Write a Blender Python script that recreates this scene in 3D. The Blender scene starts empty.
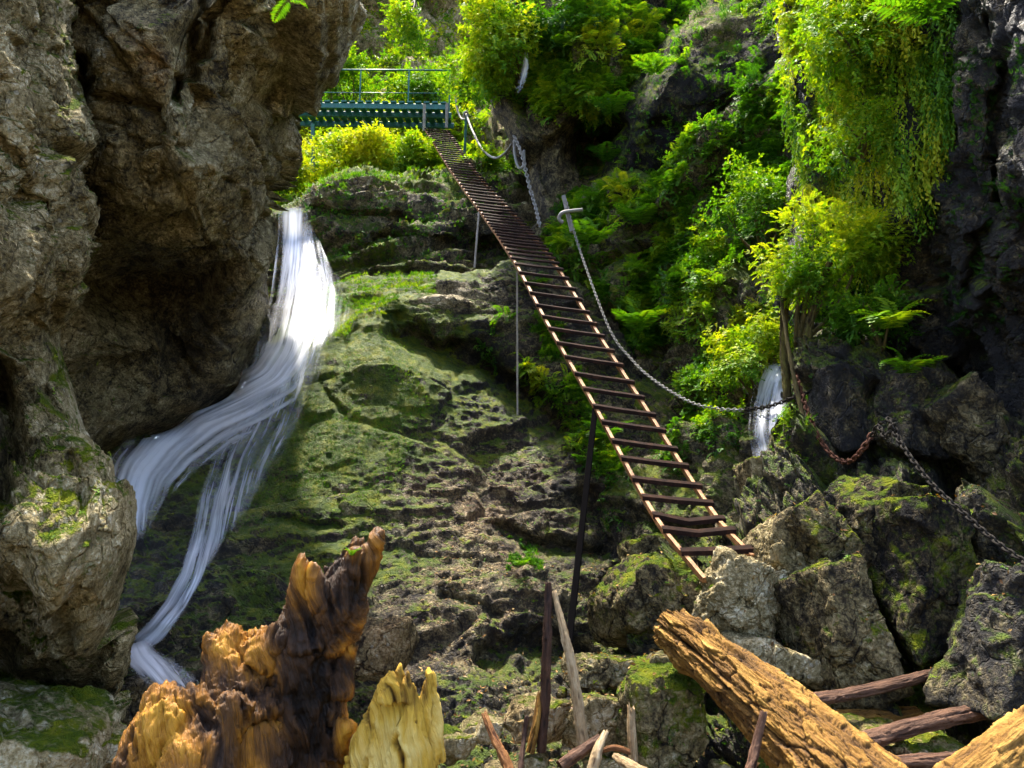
import bpy, math, random
import numpy as np
from mathutils import Vector, Matrix, Euler

S = bpy.context.scene
COL = S.collection
R = math.radians
PITCH = R(12.0)
F = 28.0 / 36.0 * 1024
CAM = np.array([0.0, 0.0, 1.6])
FW = np.array([0, math.cos(PITCH), math.sin(PITCH)])
UP = np.array([0, -math.sin(PITCH), math.cos(PITCH)])
RT = np.array([1.0, 0, 0])
SUN_AZ, SUN_EL = R(332), R(72)      # direction towards the sun, clockwise from +Y
UPV = np.array([0, 0, 1.0])


def W(px, py, d):
    px, py, d = np.asarray(px, float), np.asarray(py, float), np.asarray(d, float)
    return CAM + d[..., None] * (FW + RT * ((px - 512) / F)[..., None] + UP * ((384 - py) / F)[..., None])


def proj(P):
    Q = P - CAM
    d = Q @ FW
    return 512 + F * (Q @ RT) / d, 384 - F * (Q @ UP) / d, d


def sstep(a, b, x):
    t = np.clip((x - a) / (b - a), 0, 1)
    return t * t * (3 - 2 * t)


# ---------------------------------------------------------------- noise
_rs = np.random.RandomState(7)
PERM = np.concatenate([_rs.permutation(1024)] * 2)
TAB = _rs.rand(1024, 7).astype(np.float32)
GRAD = _rs.randn(1024, 3).astype(np.float32)
GRAD /= np.linalg.norm(GRAD, axis=1)[:, None]


def hidx(i, j, k, seed):
    return PERM[(PERM[(PERM[(i + seed * 131) & 1023] + j) & 1023] + k) & 1023]


def perlin(P, seed=0):
    P = P.astype(np.float32)
    I = np.floor(P).astype(np.int64)
    f = P - I
    u = f * f * f * (f * (f * 6 - 15) + 10)
    out = np.zeros(len(P), np.float32)
    for a in (0, 1):
        wa = u[:, 0] if a else 1 - u[:, 0]
        for b in (0, 1):
            wb = u[:, 1] if b else 1 - u[:, 1]
            for c in (0, 1):
                wc = u[:, 2] if c else 1 - u[:, 2]
                g = GRAD[hidx(I[:, 0] + a, I[:, 1] + b, I[:, 2] + c, seed)]
                out += wa * wb * wc * (g[:, 0] * (f[:, 0] - a) + g[:, 1] * (f[:, 1] - b) + g[:, 2] * (f[:, 2] - c))
    return out * 1.6


def fbm(P, seed=0, o=4, ridge=False):
    out, amp, fr, tot = 0, 1.0, 1.0, 0
    for k in range(o):
        n = perlin(P * fr + k * 17.3, seed + k)
        if ridge:
            n = 1 - 2 * np.abs(n)
        out = out + n * amp
        tot += amp
        amp *= 0.5
        fr *= 2.03
    return out / tot


def facets(P, seed=0, k=48.0, tilt=0.9):
    """blocky broken-rock relief: every cell is a tilted plane; returns height and a crack mask"""
    P = P.astype(np.float32)
    I = np.floor(P).astype(np.int64)
    num = np.zeros(len(P), np.float32)
    den = np.zeros(len(P), np.float32) + 1e-12
    m1 = np.full(len(P), 9., np.float32)
    m2 = np.full(len(P), 9., np.float32)
    for a in (-1, 0, 1):
        for b in (-1, 0, 1):
            for c in (-1, 0, 1):
                h = hidx(I[:, 0] + a, I[:, 1] + b, I[:, 2] + c, seed)
                t = TAB[h]
                dx = P[:, 0] - (I[:, 0] + a + t[:, 0])
                dy = P[:, 1] - (I[:, 1] + b + t[:, 1])
                dz = P[:, 2] - (I[:, 2] + c + t[:, 2])
                d2 = dx * dx + dy * dy + dz * dz
                w = np.exp(-k * d2)
                num += w * (tilt * (dx * (t[:, 3] - .5) + dy * (t[:, 4] - .5) + dz * (t[:, 5] - .5)) * 2 + (t[:, 6] - .5))
                den += w
                m2 = np.minimum(m2, np.maximum(m1, d2))
                m1 = np.minimum(m1, d2)
    return num / den, 1 - sstep(0.0, 0.09, np.sqrt(m2) - np.sqrt(m1))


def rotm(e):
    return np.array(Euler([R(v) for v in e]).to_matrix())


def rock_height(P, layers, fine=(0.02, 6.0), seed=0, rot=(0, 0, 0), stretch=(1, 1, 1), crack=0.0, strata=()):
    """layers: (cell size m, amplitude m)"""
    Q = (P @ rotm(rot).T) / np.array(stretch)
    h = np.zeros(len(P), np.float32)
    for n, (sc, am) in enumerate(layers):
        wv = np.stack([perlin(Q / sc * 0.9 + 31 * i, seed + 50 + i) for i in range(3)], 1) * 0.28
        f, c = facets(Q / sc + wv, seed + n * 3)
        h += f * am
        if crack:
            h -= c * am * crack
    for sp, am in strata:
        zz = (P @ rotm(rot).T)[:, 2] / sp + fbm(P * 0.5 / sp * np.array([.35, .35, .5]), seed + 70, 4) * 1.1
        fr_ = zz - np.floor(zz)
        lay = TAB[(np.floor(zz).astype(int) * 7 + seed) & 1023, 2] + 0.4
        h += am * lay * (1 - fr_) * sstep(0.0, 0.10, fr_) * (0.6 + 0.8 * sstep(-.3, .4, fbm(P * 0.8 / sp * .5, seed + 71, 2)))
    a, fr = fine
    h += fbm(Q * fr, seed + 90, 4, True) * a
    return h


def tps(ctrl):
    c = np.array(ctrl, float)
    X = c[:, :2] / 100.0
    n = len(X)

    def U(r2):
        return r2 * np.log(r2 + 1e-9)
    K = U(((X[:, None] - X[None]) ** 2).sum(-1)) + np.eye(n) * 0.02
    Pm = np.concatenate([np.ones((n, 1)), X], 1)
    A = np.zeros((n + 3, n + 3))
    A[:n, :n] = K
    A[:n, n:] = Pm
    A[n:, :n] = Pm.T
    sol = np.linalg.solve(A, np.concatenate([c[:, 2], np.zeros(3)]))

    def f(px, py):
        Y = np.stack([px, py], -1) / 100.0
        out = sol[n] + Y[..., 0] * sol[n + 1] + Y[..., 1] * sol[n + 2]
        for i in range(n):
            out = out + sol[i] * U(((Y - X[i]) ** 2).sum(-1))
        return out
    return f


def seg_dist(px, py, pts, closed=True):
    best = np.full(px.shape, 1e9)
    m = len(pts)
    for i in range(m if closed else m - 1):
        ax, ay = pts[i][:2]
        bx, by = pts[(i + 1) % m][:2]
        vx, vy = bx - ax, by - ay
        t = np.clip(((px - ax) * vx + (py - ay) * vy) / (vx * vx + vy * vy + 1e-9), 0, 1)
        best = np.minimum(best, np.hypot(px - ax - t * vx, py - ay - t * vy))
    return best


def inside(px, py, pts):
    r = np.zeros(px.shape, bool)
    m = len(pts)
    for i in range(m):
        x1, y1 = pts[i]
        x2, y2 = pts[(i + 1) % m]
        if y1 != y2:
            r ^= ((y1 > py) != (y2 > py)) & (px < (x2 - x1) * (py - y1) / (y2 - y1) + x1)
    return r


# ---------------------------------------------------------------- mesh helpers
def new_mesh(name, V, faces, mat=None, smooth=True, attrs=None, parent=None, obj_name=None):
    """faces: list of arrays (n,3)/(n,4)"""
    me = bpy.data.meshes.new(name)
    V = np.asarray(V, np.float32)
    me.vertices.add(len(V))
    me.vertices.foreach_set('co', V.ravel())
    faces = [np.asarray(f, np.int32) for f in faces if len(f)]
    nl = sum(f.size for f in faces)
    npol = sum(len(f) for f in faces)
    me.loops.add(nl)
    me.polygons.add(npol)
    me.loops.foreach_set('vertex_index', np.concatenate([f.ravel() for f in faces]))
    tot = np.concatenate([np.full(len(f), f.shape[1], np.int32) for f in faces])
    st = np.concatenate([[0], np.cumsum(tot)[:-1]]).astype(np.int32)
    me.polygons.foreach_set('loop_start', st)
    me.polygons.foreach_set('loop_total', tot)
    me.polygons.foreach_set('use_smooth', np.full(npol, smooth, bool))
    me.update(calc_edges=True)
    for k, v in (attrs or {}).items():
        v = np.asarray(v, np.float32)
        if v.ndim == 1:
            at = me.attributes.new(k, 'FLOAT', 'POINT')
            at.data.foreach_set('value', v)
        else:
            at = me.attributes.new(k, 'FLOAT_VECTOR', 'POINT')
            at.data.foreach_set('vector', v.ravel())
    if mat:
        me.materials.append(mat)
    o = bpy.data.objects.new(obj_name or name, me)
    COL.objects.link(o)
    if parent:
        o.parent = parent
    return o


def tag(o, label=None, cat=None, group=None, kind=None):
    if label:
        o['label'] = label
    if cat:
        o['category'] = cat
    if group:
        o['group'] = group
    if kind:
        o['kind'] = kind
    return o


def empty(name, loc, label, cat, group=None):
    o = bpy.data.objects.new(name, None)
    o.empty_display_size = 0.1
    COL.objects.link(o)
    o.location = Vector(loc)
    return tag(o, label, cat, group)


def part(name, V, faces, mat, root, smooth=True, attrs=None, label=None):
    base = np.array(root.location)
    o = new_mesh(name, np.asarray(V) - base, faces, mat, smooth, attrs, root)
    if label:
        o['label'] = label
    return o


class MB:
    def __init__(s):
        s.V, s.Q, s.T, s.n = [], [], [], 0

    def add(s, V, q=(), t=()):
        V = np.asarray(V, float)
        if len(q):
            s.Q.append(np.asarray(q) + s.n)
        if len(t):
            s.T.append(np.asarray(t) + s.n)
        s.V.append(V)
        s.n += len(V)

    def data(s):
        fs = []
        if s.Q:
            fs.append(np.concatenate(s.Q))
        if s.T:
            fs.append(np.concatenate(s.T))
        return np.concatenate(s.V), fs

    def bar(s, a, b, w, h, upv=UPV, over=0.0):
        """box beam from a to b, w across, h along upv"""
        a, b = np.asarray(a, float), np.asarray(b, float)
        z = (b - a) / np.linalg.norm(b - a)
        a, b = a - z * over, b + z * over
        x = np.cross(z, upv)
        if np.linalg.norm(x) < 1e-3:
            x = np.cross(z, RT)
        x /= np.linalg.norm(x)
        y = np.cross(x, z)
        c = min(w, h) * 0.12
        prof = [(-w / 2 + c, -h / 2), (w / 2 - c, -h / 2), (w / 2, -h / 2 + c), (w / 2, h / 2 - c), (w / 2 - c, h / 2), (-w / 2 + c, h / 2), (-w / 2, h / 2 - c), (-w / 2, -h / 2 + c)]
        ring = [x * p + y * q for p, q in prof]
        V = [a + r for r in ring] + [b + r for r in ring]
        q = [(i, (i + 1) % 8, 8 + (i + 1) % 8, 8 + i) for i in range(8)]
        capt = [(0, i + 1, i) for i in range(1, 7)] + [(8, 8 + i, 9 + i) for i in range(1, 7)]
        s.add(V, q, capt)

    def tube(s, pts, rad, n=8, caps=True):
        pts = np.asarray(pts, float)
        m = len(pts)
        rad = np.broadcast_to(rad, (m,))
        tan = np.gradient(pts, axis=0)
        tan /= np.linalg.norm(tan, axis=1)[:, None]
        x = np.cross(tan[0], UPV if abs(tan[0][2]) < 0.9 else RT)
        V = []
        for i in range(m):
            x = x - tan[i] * (x @ tan[i])
            x /= np.linalg.norm(x)
            y = np.cross(tan[i], x)
            for k in range(n):
                a = 2 * math.pi * k / n
                V.append(pts[i] + rad[i] * (x * math.cos(a) + y * math.sin(a)))
        q = [(i * n + k, i * n + (k + 1) % n, (i + 1) * n + (k + 1) % n, (i + 1) * n + k) for i in range(m - 1) for k in range(n)]
        t = []
        if caps:
            V += [pts[0], pts[-1]]
            t = [(m * n, (k + 1) % n, k) for k in range(n)] + [(m * n + 1, (m - 1) * n + k, (m - 1) * n + (k + 1) % n) for k in range(n)]
        s.add(V, q, t)


def spline(pts, n):
    """Catmull-Rom through pts (k,3), n samples evenly along its length"""
    p = np.asarray(pts, float)
    if len(p) == 2:
        t = np.linspace(0, 1, n)[:, None]
        return p[0] * (1 - t) + p[1] * t
    e = np.concatenate([[2 * p[0] - p[1]], p, [2 * p[-1] - p[-2]]])
    out = []
    for i in range(len(p) - 1):
        t = np.linspace(0, 1, 24, endpoint=False)[:, None]
        a, b, c, d = e[i:i + 4]
        out.append(0.5 * (2 * b + (c - a) * t + (2 * a - 5 * b + 4 * c - d) * t ** 2 + (3 * b - a - 3 * c + d) * t ** 3))
    out = np.concatenate(out + [p[-1:]])
    L = np.concatenate([[0], np.cumsum(np.linalg.norm(np.diff(out, axis=0), axis=1))])
    s = np.linspace(0, L[-1], n)
    return np.stack([np.interp(s, L, out[:, i]) for i in range(3)], 1)


def path_len(p):
    return np.linalg.norm(np.diff(p, axis=0), axis=1).sum()


# ---------------------------------------------------------------- materials
def nodes(name):
    m = bpy.data.materials.new(name)
    m.use_nodes = True
    nt = m.node_tree
    nt.nodes.clear()
    out = nt.nodes.new('ShaderNodeOutputMaterial')

    def N(t, **kw):
        n = nt.nodes.new(t)
        ins = kw.pop('ins', {})
        for k, v in kw.items():
            setattr(n, k, v)
        for k, v in ins.items():
            if isinstance(v, bpy.types.NodeSocket):
                nt.links.new(v, n.inputs[k])
            else:
                n.inputs[k].default_value = v
        return n

    def attr(k):
        return N('ShaderNodeAttribute', attribute_name=k).outputs['Fac']

    def noise(sc, det=6, rough=0.6, vec=None, dist=0.0):
        ins = {'Scale': sc, 'Detail': det, 'Roughness': rough, 'Distortion': dist}
        if vec is not None:
            ins['Vector'] = vec
        else:
            ins['Vector'] = coord
        return N('ShaderNodeTexNoise', ins=ins).outputs['Fac']

    def math_(op, a, b=0.0, clamp=False):
        return N('ShaderNodeMath', operation=op, use_clamp=clamp, ins={0: a, 1: b}).outputs[0]

    def ramp(fac, stops, interp='LINEAR'):
        r = N('ShaderNodeValToRGB', ins={'Fac': fac})
        r.color_ramp.interpolation = interp
        el = r.color_ramp.elements
        while len(el) < len(stops):
            el.new(0.5)
        for e, (p, c) in zip(el, stops):
            e.position = p
            e.color = (*c, 1) if len(c) == 3 else c
        return r.outputs['Color']

    def mix(fac, a, b, mode='MIX'):
        n = N('ShaderNodeMix', data_type='RGBA', blend_type=mode)
        for k, v in ((0, fac), (6, a), (7, b)):
            if isinstance(v, bpy.types.NodeSocket):
                nt.links.new(v, n.inputs[k])
            else:
                n.inputs[k].default_value = v if k == 0 else ((*v, 1) if len(v) == 3 else v)
        return n.outputs[2]

    def maprange(v, a, b, c=0.0, d=1.0):
        return N('ShaderNodeMapRange', interpolation_type='SMOOTHSTEP', ins={0: v, 1: a, 2: b, 3: c, 4: d}).outputs[0]
    coord = N('ShaderNodeTexCoord').outputs['Object']
    return m, nt, out, N, attr, noise, math_, ramp, mix, maprange, coord


def rock_material(name='weathered_limestone'):
    m, nt, out, N, attr, noise, math_, ramp, mix, maprange, co = nodes(name)
    tone, moss, warm, wet = attr('tone'), attr('moss'), attr('warm'), attr('wet')
    n1, n2, n3 = noise(1.3, 5, 0.68), noise(7, 6, 0.74), noise(40, 4, 0.72)
    v = math_('ADD', math_('MULTIPLY', math_('SUBTRACT', n1, 0.5), 1.1), math_('MULTIPLY', math_('SUBTRACT', n2, 0.5), 1.7))
    v = math_('ADD', v, math_('MULTIPLY', math_('SUBTRACT', n3, 0.5), 1.1))
    wv = N('ShaderNodeTexNoise', ins={'Vector': co, 'Scale': 3.0, 'Detail': 3, 'Roughness': 0.65}).outputs['Color']
    wc = N('ShaderNodeVectorMath', operation='ADD', ins={0: co, 1: N('ShaderNodeVectorMath', operation='SCALE', ins={0: wv, 3: 0.42}).outputs[0]}).outputs[0]
    e1 = N('ShaderNodeTexVoronoi', feature='DISTANCE_TO_EDGE', ins={'Vector': wc, 'Scale': 2.6}).outputs['Distance']
    e2 = N('ShaderNodeTexVoronoi', feature='DISTANCE_TO_EDGE', ins={'Vector': wc, 'Scale': 8.5}).outputs['Distance']
    ck = math_('ADD', math_('MULTIPLY', maprange(e1, 0.035, 0.0), maprange(n1, 0.42, 0.56)), math_('MULTIPLY', maprange(e2, 0.07, 0.0), math_('MULTIPLY', maprange(n2, 0.42, 0.6), 0.7)), True)
    v = math_('SUBTRACT', v, math_('MULTIPLY', ck, 0.22))
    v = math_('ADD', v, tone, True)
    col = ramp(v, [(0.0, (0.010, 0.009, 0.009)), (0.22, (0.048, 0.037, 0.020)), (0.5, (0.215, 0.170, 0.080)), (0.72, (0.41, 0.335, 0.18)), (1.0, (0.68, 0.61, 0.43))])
    nw = noise(2.3, 4, 0.65)
    wf = maprange(math_('ADD', math_('SUBTRACT', nw, 0.5), warm), 0.25, 0.8)
    wcol = ramp(v, [(0.2, (0.05, 0.025, 0.012)), (0.5, (0.25, 0.145, 0.062)), (0.75, (0.44, 0.31, 0.17))])
    col = mix(wf, col, wcol)
    # pale lichen flecks
    vo = N('ShaderNodeTexVoronoi', feature='F1', ins={'Vector': co, 'Scale': 17.0, 'Randomness': 1.0}).outputs['Distance']
    lf = math_('MULTIPLY', maprange(vo, 0.28, 0.16), maprange(noise(1.7, 4), 0.54, 0.66))
    col = mix(math_('MULTIPLY', lf, math_('MULTIPLY', tone, 0.9)), col, (0.50, 0.49, 0.42))
    # moss
    nm = math_('ADD', math_('MULTIPLY', noise(3.1, 4, 0.7), 0.6), math_('MULTIPLY', noise(19, 4, 0.7), 0.4))
    mf = maprange(math_('ADD', math_('MULTIPLY', math_('SUBTRACT', nm, 0.5), 2.2), moss), 0.30, 0.62)
    mcol = ramp(noise(5.5, 6, 0.74), [(0.3, (0.020, 0.045, 0.003)), (0.48, (0.075, 0.12, 0.005)), (0.62, (0.18, 0.20, 0.008)), (0.78, (0.30, 0.27, 0.02))])
    col = mix(mf, col, mcol)
    rough = math_('SUBTRACT', 0.88, math_('MULTIPLY', wet, math_('MULTIPLY', maprange(n2, 0.3, 0.6), 0.62)))
    rough = math_('ADD', rough, math_('MULTIPLY', mf, 0.1), True)
    h = math_('SUBTRACT', math_('ADD', math_('MULTIPLY', n2, 1.0), math_('MULTIPLY', n3, 0.6)), math_('MULTIPLY', ck, 0.5))
    h = math_('ADD', h, math_('MULTIPLY', math_('MULTIPLY', noise(80, 2, 0.7), mf), 0.8))
    b = N('ShaderNodeBump', ins={'Strength': 1.0, 'Distance': 0.075, 'Height': h}).outputs[0]
    p = N('ShaderNodeBsdfPrincipled', ins={'Base Color': col, 'Roughness': rough, 'Normal': b, 'Specular IOR Level': math_('ADD', math_('MULTIPLY', wet, 0.45), 0.08, True)})
    nt.links.new(p.outputs[0], out.inputs[0])
    return m


def leaf_material(name, stops, trans=0.45):
    m, nt, out, N, attr, noise, math_, ramp, mix, maprange, co = nodes(name)
    t = math_('ADD', attr('tint'), math_('MULTIPLY', math_('SUBTRACT', noise(2.0, 3), 0.5), 0.35), True)
    c = ramp(t, stops)
    ct = mix(1.0, c, (1.0, 1.0, 0.55), 'MULTIPLY')
    bs = N('ShaderNodeBsdfPrincipled', ins={'Base Color': c, 'Roughness': 0.5, 'Specular IOR Level': 0.18})
    tr = N('ShaderNodeBsdfTranslucent', ins={'Color': mix(0.5, ct, N('ShaderNodeHueSaturation', ins={'Value': 1.7, 'Saturation': 1.1, 'Color': ct}).outputs[0])})
    mx = N('ShaderNodeMixShader', ins={0: trans, 1: bs.outputs[0], 2: tr.outputs[0]})
    nt.links.new(mx.outputs[0], out.inputs[0])
    return m


def wood_material(name, stops, rough=0.7, mossy=0.0, scale=1.0):
    m, nt, out, N, attr, noise, math_, ramp, mix, maprange, co = nodes(name)
    g = N('ShaderNodeAttribute', attribute_name='grain').outputs['Vector']
    mp = N('ShaderNodeMapping', ins={'Vector': g, 'Scale': (28 * scale, 2.2 * scale, 9 * scale)}).outputs[0]
    n1 = noise(1.0, 8, 0.65, mp, 0.5)
    mp2 = N('ShaderNodeMapping', ins={'Vector': g, 'Scale': (110 * scale, 6 * scale, 30 * scale)}).outputs[0]
    n2 = noise(1.0, 5, 0.6, mp2)
    n3 = noise(3.5, 6, 0.65)
    v = math_('ADD', math_('MULTIPLY', n1, 0.5), math_('ADD', math_('MULTIPLY', n2, 0.22), math_('MULTIPLY', n3, 0.28)))
    v = math_('ADD', v, math_('MULTIPLY', attr('tone'), 1.0))
    c = ramp(v, stops)
    mf = maprange(math_('ADD', noise(6, 6, 0.7), attr('moss')), 0.72, 0.9)
    c = mix(mf, c, ramp(noise(25, 4), [(0.35, (0.08, 0.12, 0.01)), (0.65, (0.33, 0.34, 0.03))]))
    h = math_('ADD', n1, math_('MULTIPLY', n2, 0.5))
    b = N('ShaderNodeBump', ins={'Strength': 1.0, 'Distance': 0.03, 'Height': h}).outputs[0]
    p = N('ShaderNodeBsdfPrincipled', ins={'Base Color': c, 'Roughness': rough, 'Normal': b, 'Specular IOR Level': 0.2 if rough < 0.5 else 0.12})
    nt.links.new(p.outputs[0], out.inputs[0])
    return m


def metal_material(name, stops, rough=0.6, metallic=0.2, sc=14, spec=0.4):
    m, nt, out, N, attr, noise, math_, ramp, mix, maprange, co = nodes(name)
    n1, n2 = noise(sc, 8, 0.7), noise(sc * 6, 4, 0.6)
    c = ramp(math_('ADD', math_('MULTIPLY', n1, 0.7), math_('MULTIPLY', n2, 0.3)), stops)
    b = N('ShaderNodeBump', ins={'Strength': 0.4, 'Distance': 0.004, 'Height': n2}).outputs[0]
    p = N('ShaderNodeBsdfPrincipled', ins={'Base Color': c, 'Roughness': rough, 'Metallic': metallic, 'Normal': b, 'Specular IOR Level': spec})
    nt.links.new(p.outputs[0], out.inputs[0])
    return m


def water_material(name, dens=0.5, tint=(0.90, 0.91, 0.96)):
    m, nt, out, N, attr, noise, math_, ramp, mix, maprange, co = nodes(name)
    g = N('ShaderNodeAttribute', attribute_name='flow').outputs['Vector']
    e = attr('edge')
    mp = N('ShaderNodeMapping', ins={'Vector': g, 'Scale': (7, 0.55, 1)}).outputs[0]
    n1 = noise(1.0, 6, 0.6, mp, 0.7)
    mp2 = N('ShaderNodeMapping', ins={'Vector': g, 'Scale': (38, 1.1, 1)}).outputs[0]
    n2 = noise(1.0, 4, 0.6, mp2, 0.3)
    v = math_('ADD', math_('MULTIPLY', n1, 0.7), math_('MULTIPLY', n2, 0.3))
    v = math_('ADD', math_('SUBTRACT', v, 0.5), attr('dens'))
    a = math_('MULTIPLY', maprange(v, 0.22, 0.62), e, True)
    c = ramp(v, [(0.2, (0.55, 0.60, 0.72)), (0.60, tint)])
    df = N('ShaderNodeBsdfDiffuse', ins={'Color': c})
    tl = N('ShaderNodeBsdfTranslucent', ins={'Color': c})
    gl = N('ShaderNodeBsdfGlossy', ins={'Color': (0.9, 0.95, 1, 1), 'Roughness': 0.35})
    m1 = N('ShaderNodeMixShader', ins={0: 0.35, 1: df.outputs[0], 2: tl.outputs[0]})
    m2 = N('ShaderNodeMixShader', ins={0: 0.08, 1: m1.outputs[0], 2: gl.outputs[0]})
    tp = N('ShaderNodeBsdfTransparent')
    m3 = N('ShaderNodeMixShader', ins={0: a, 1: tp.outputs[0], 2: m2.outputs[0]})
    nt.links.new(m3.outputs[0], out.inputs[0])
    return m


M_ROCK = rock_material()
GREEN = [(0.0, (0.010, 0.034, 0.004)), (0.3, (0.026, 0.09, 0.007)), (0.55, (0.08, 0.20, 0.010)), (0.76, (0.21, 0.31, 0.012)), (1.0, (0.43, 0.42, 0.02))]
M_LEAF = leaf_material('green_leaves', GREEN, 0.42)
M_STEM = metal_material('green_brown_stems', [(0.3, (0.05, 0.05, 0.015)), (0.7, (0.12, 0.09, 0.03))], 0.8, 0.0)
M_BARK = wood_material('mossy_bark', [(0.3, (0.018, 0.013, 0.007)), (0.5, (0.07, 0.055, 0.02)), (0.62, (0.13, 0.12, 0.025)), (0.8, (0.26, 0.23, 0.07))], 0.9)
M_GOLD = wood_material('golden_weathered_wood', [(0.26, (0.02, 0.010, 0.005)), (0.40, (0.10, 0.05, 0.014)), (0.53, (0.19, 0.095, 0.019)), (0.68, (0.35, 0.20, 0.045)), (0.84, (0.48, 0.33, 0.11))])
M_YELL = wood_material('yellow_rotten_wood', [(0.28, (0.04, 0.022, 0.008)), (0.40, (0.18, 0.10, 0.017)), (0.54, (0.44, 0.27, 0.034)), (0.78, (0.60, 0.46, 0.16))], 0.75)
M_DARKW = wood_material('dark_wet_driftwood', [(0.28, (0.006, 0.003, 0.002)), (0.44, (0.036, 0.016, 0.006)), (0.55, (0.10, 0.042, 0.008)), (0.67, (0.27, 0.11, 0.010)), (0.84, (0.50, 0.25, 0.026))], 0.42, 0.0, 1.4)
M_PALEW = wood_material('pale_dry_wood', [(0.3, (0.10, 0.06, 0.03)), (0.5, (0.34, 0.24, 0.13)), (0.7, (0.55, 0.44, 0.28))])
M_BROWNW = wood_material('dark_brown_wood', [(0.3, (0.014, 0.008, 0.007)), (0.5, (0.055, 0.028, 0.018)), (0.75, (0.16, 0.085, 0.05))], 0.55)
M_REDW = wood_material('reddish_broken_wood', [(0.3, (0.05, 0.018, 0.01)), (0.5, (0.20, 0.085, 0.03)), (0.75, (0.42, 0.22, 0.08))], 0.6)
M_RAIL = metal_material('orange_rusted_steel', [(0.3, (0.045, 0.015, 0.007)), (0.45, (0.22, 0.085, 0.026)), (0.58, (0.40, 0.20, 0.075)), (0.75, (0.55, 0.38, 0.22))], 0.65, 0.0, 9)
M_RUNG = metal_material('dark_rusted_steel', [(0.3, (0.005, 0.003, 0.003)), (0.5, (0.014, 0.007, 0.005)), (0.7, (0.05, 0.022, 0.012))], 0.8, 0.0, 8, 0.05)
M_BLACK = metal_material('blackened_steel', [(0.3, (0.004, 0.004, 0.004)), (0.7, (0.006, 0.005, 0.005))], 0.8, 0.0, 14, 0.0)
M_PALEM = metal_material('pale_galvanised_steel', [(0.3, (0.10, 0.09, 0.08)), (0.55, (0.22, 0.205, 0.18)), (0.75, (0.36, 0.34, 0.30))], 0.6, 0.0, 14, 0.25)
M_DULL = metal_material('dull_weathered_steel', [(0.3, (0.10, 0.08, 0.06)), (0.55, (0.26, 0.22, 0.17)), (0.75, (0.40, 0.36, 0.29))], 0.7, 0.0)
M_GREEN = metal_material('green_painted_steel', [(0.3, (0.006, 0.05, 0.042)), (0.6, (0.010, 0.10, 0.08)), (0.8, (0.03, 0.17, 0.13))], 0.45, 0.0, 5)
M_CHAIN = metal_material('grey_steel_chain', [(0.3, (0.008, 0.007, 0.006)), (0.6, (0.030, 0.026, 0.022))], 0.8, 0.0, 14, 0.05)
M_RUSTC = metal_material('rusty_chain', [(0.3, (0.02, 0.009, 0.006)), (0.6, (0.085, 0.036, 0.022))], 0.8, 0.0, 14, 0.08)
M_WATER = water_material('silky_white_water')

# ---------------------------------------------------------------- rock masses
MASS = {}


def blob_sum(px, py, blobs, base):
    out = np.full(px.shape, float(base))
    for (x, y, rx, ry, v) in blobs:
        out += v * np.exp(-(((px - x) / rx) ** 2 + ((py - y) / ry) ** 2))
    return out


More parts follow.
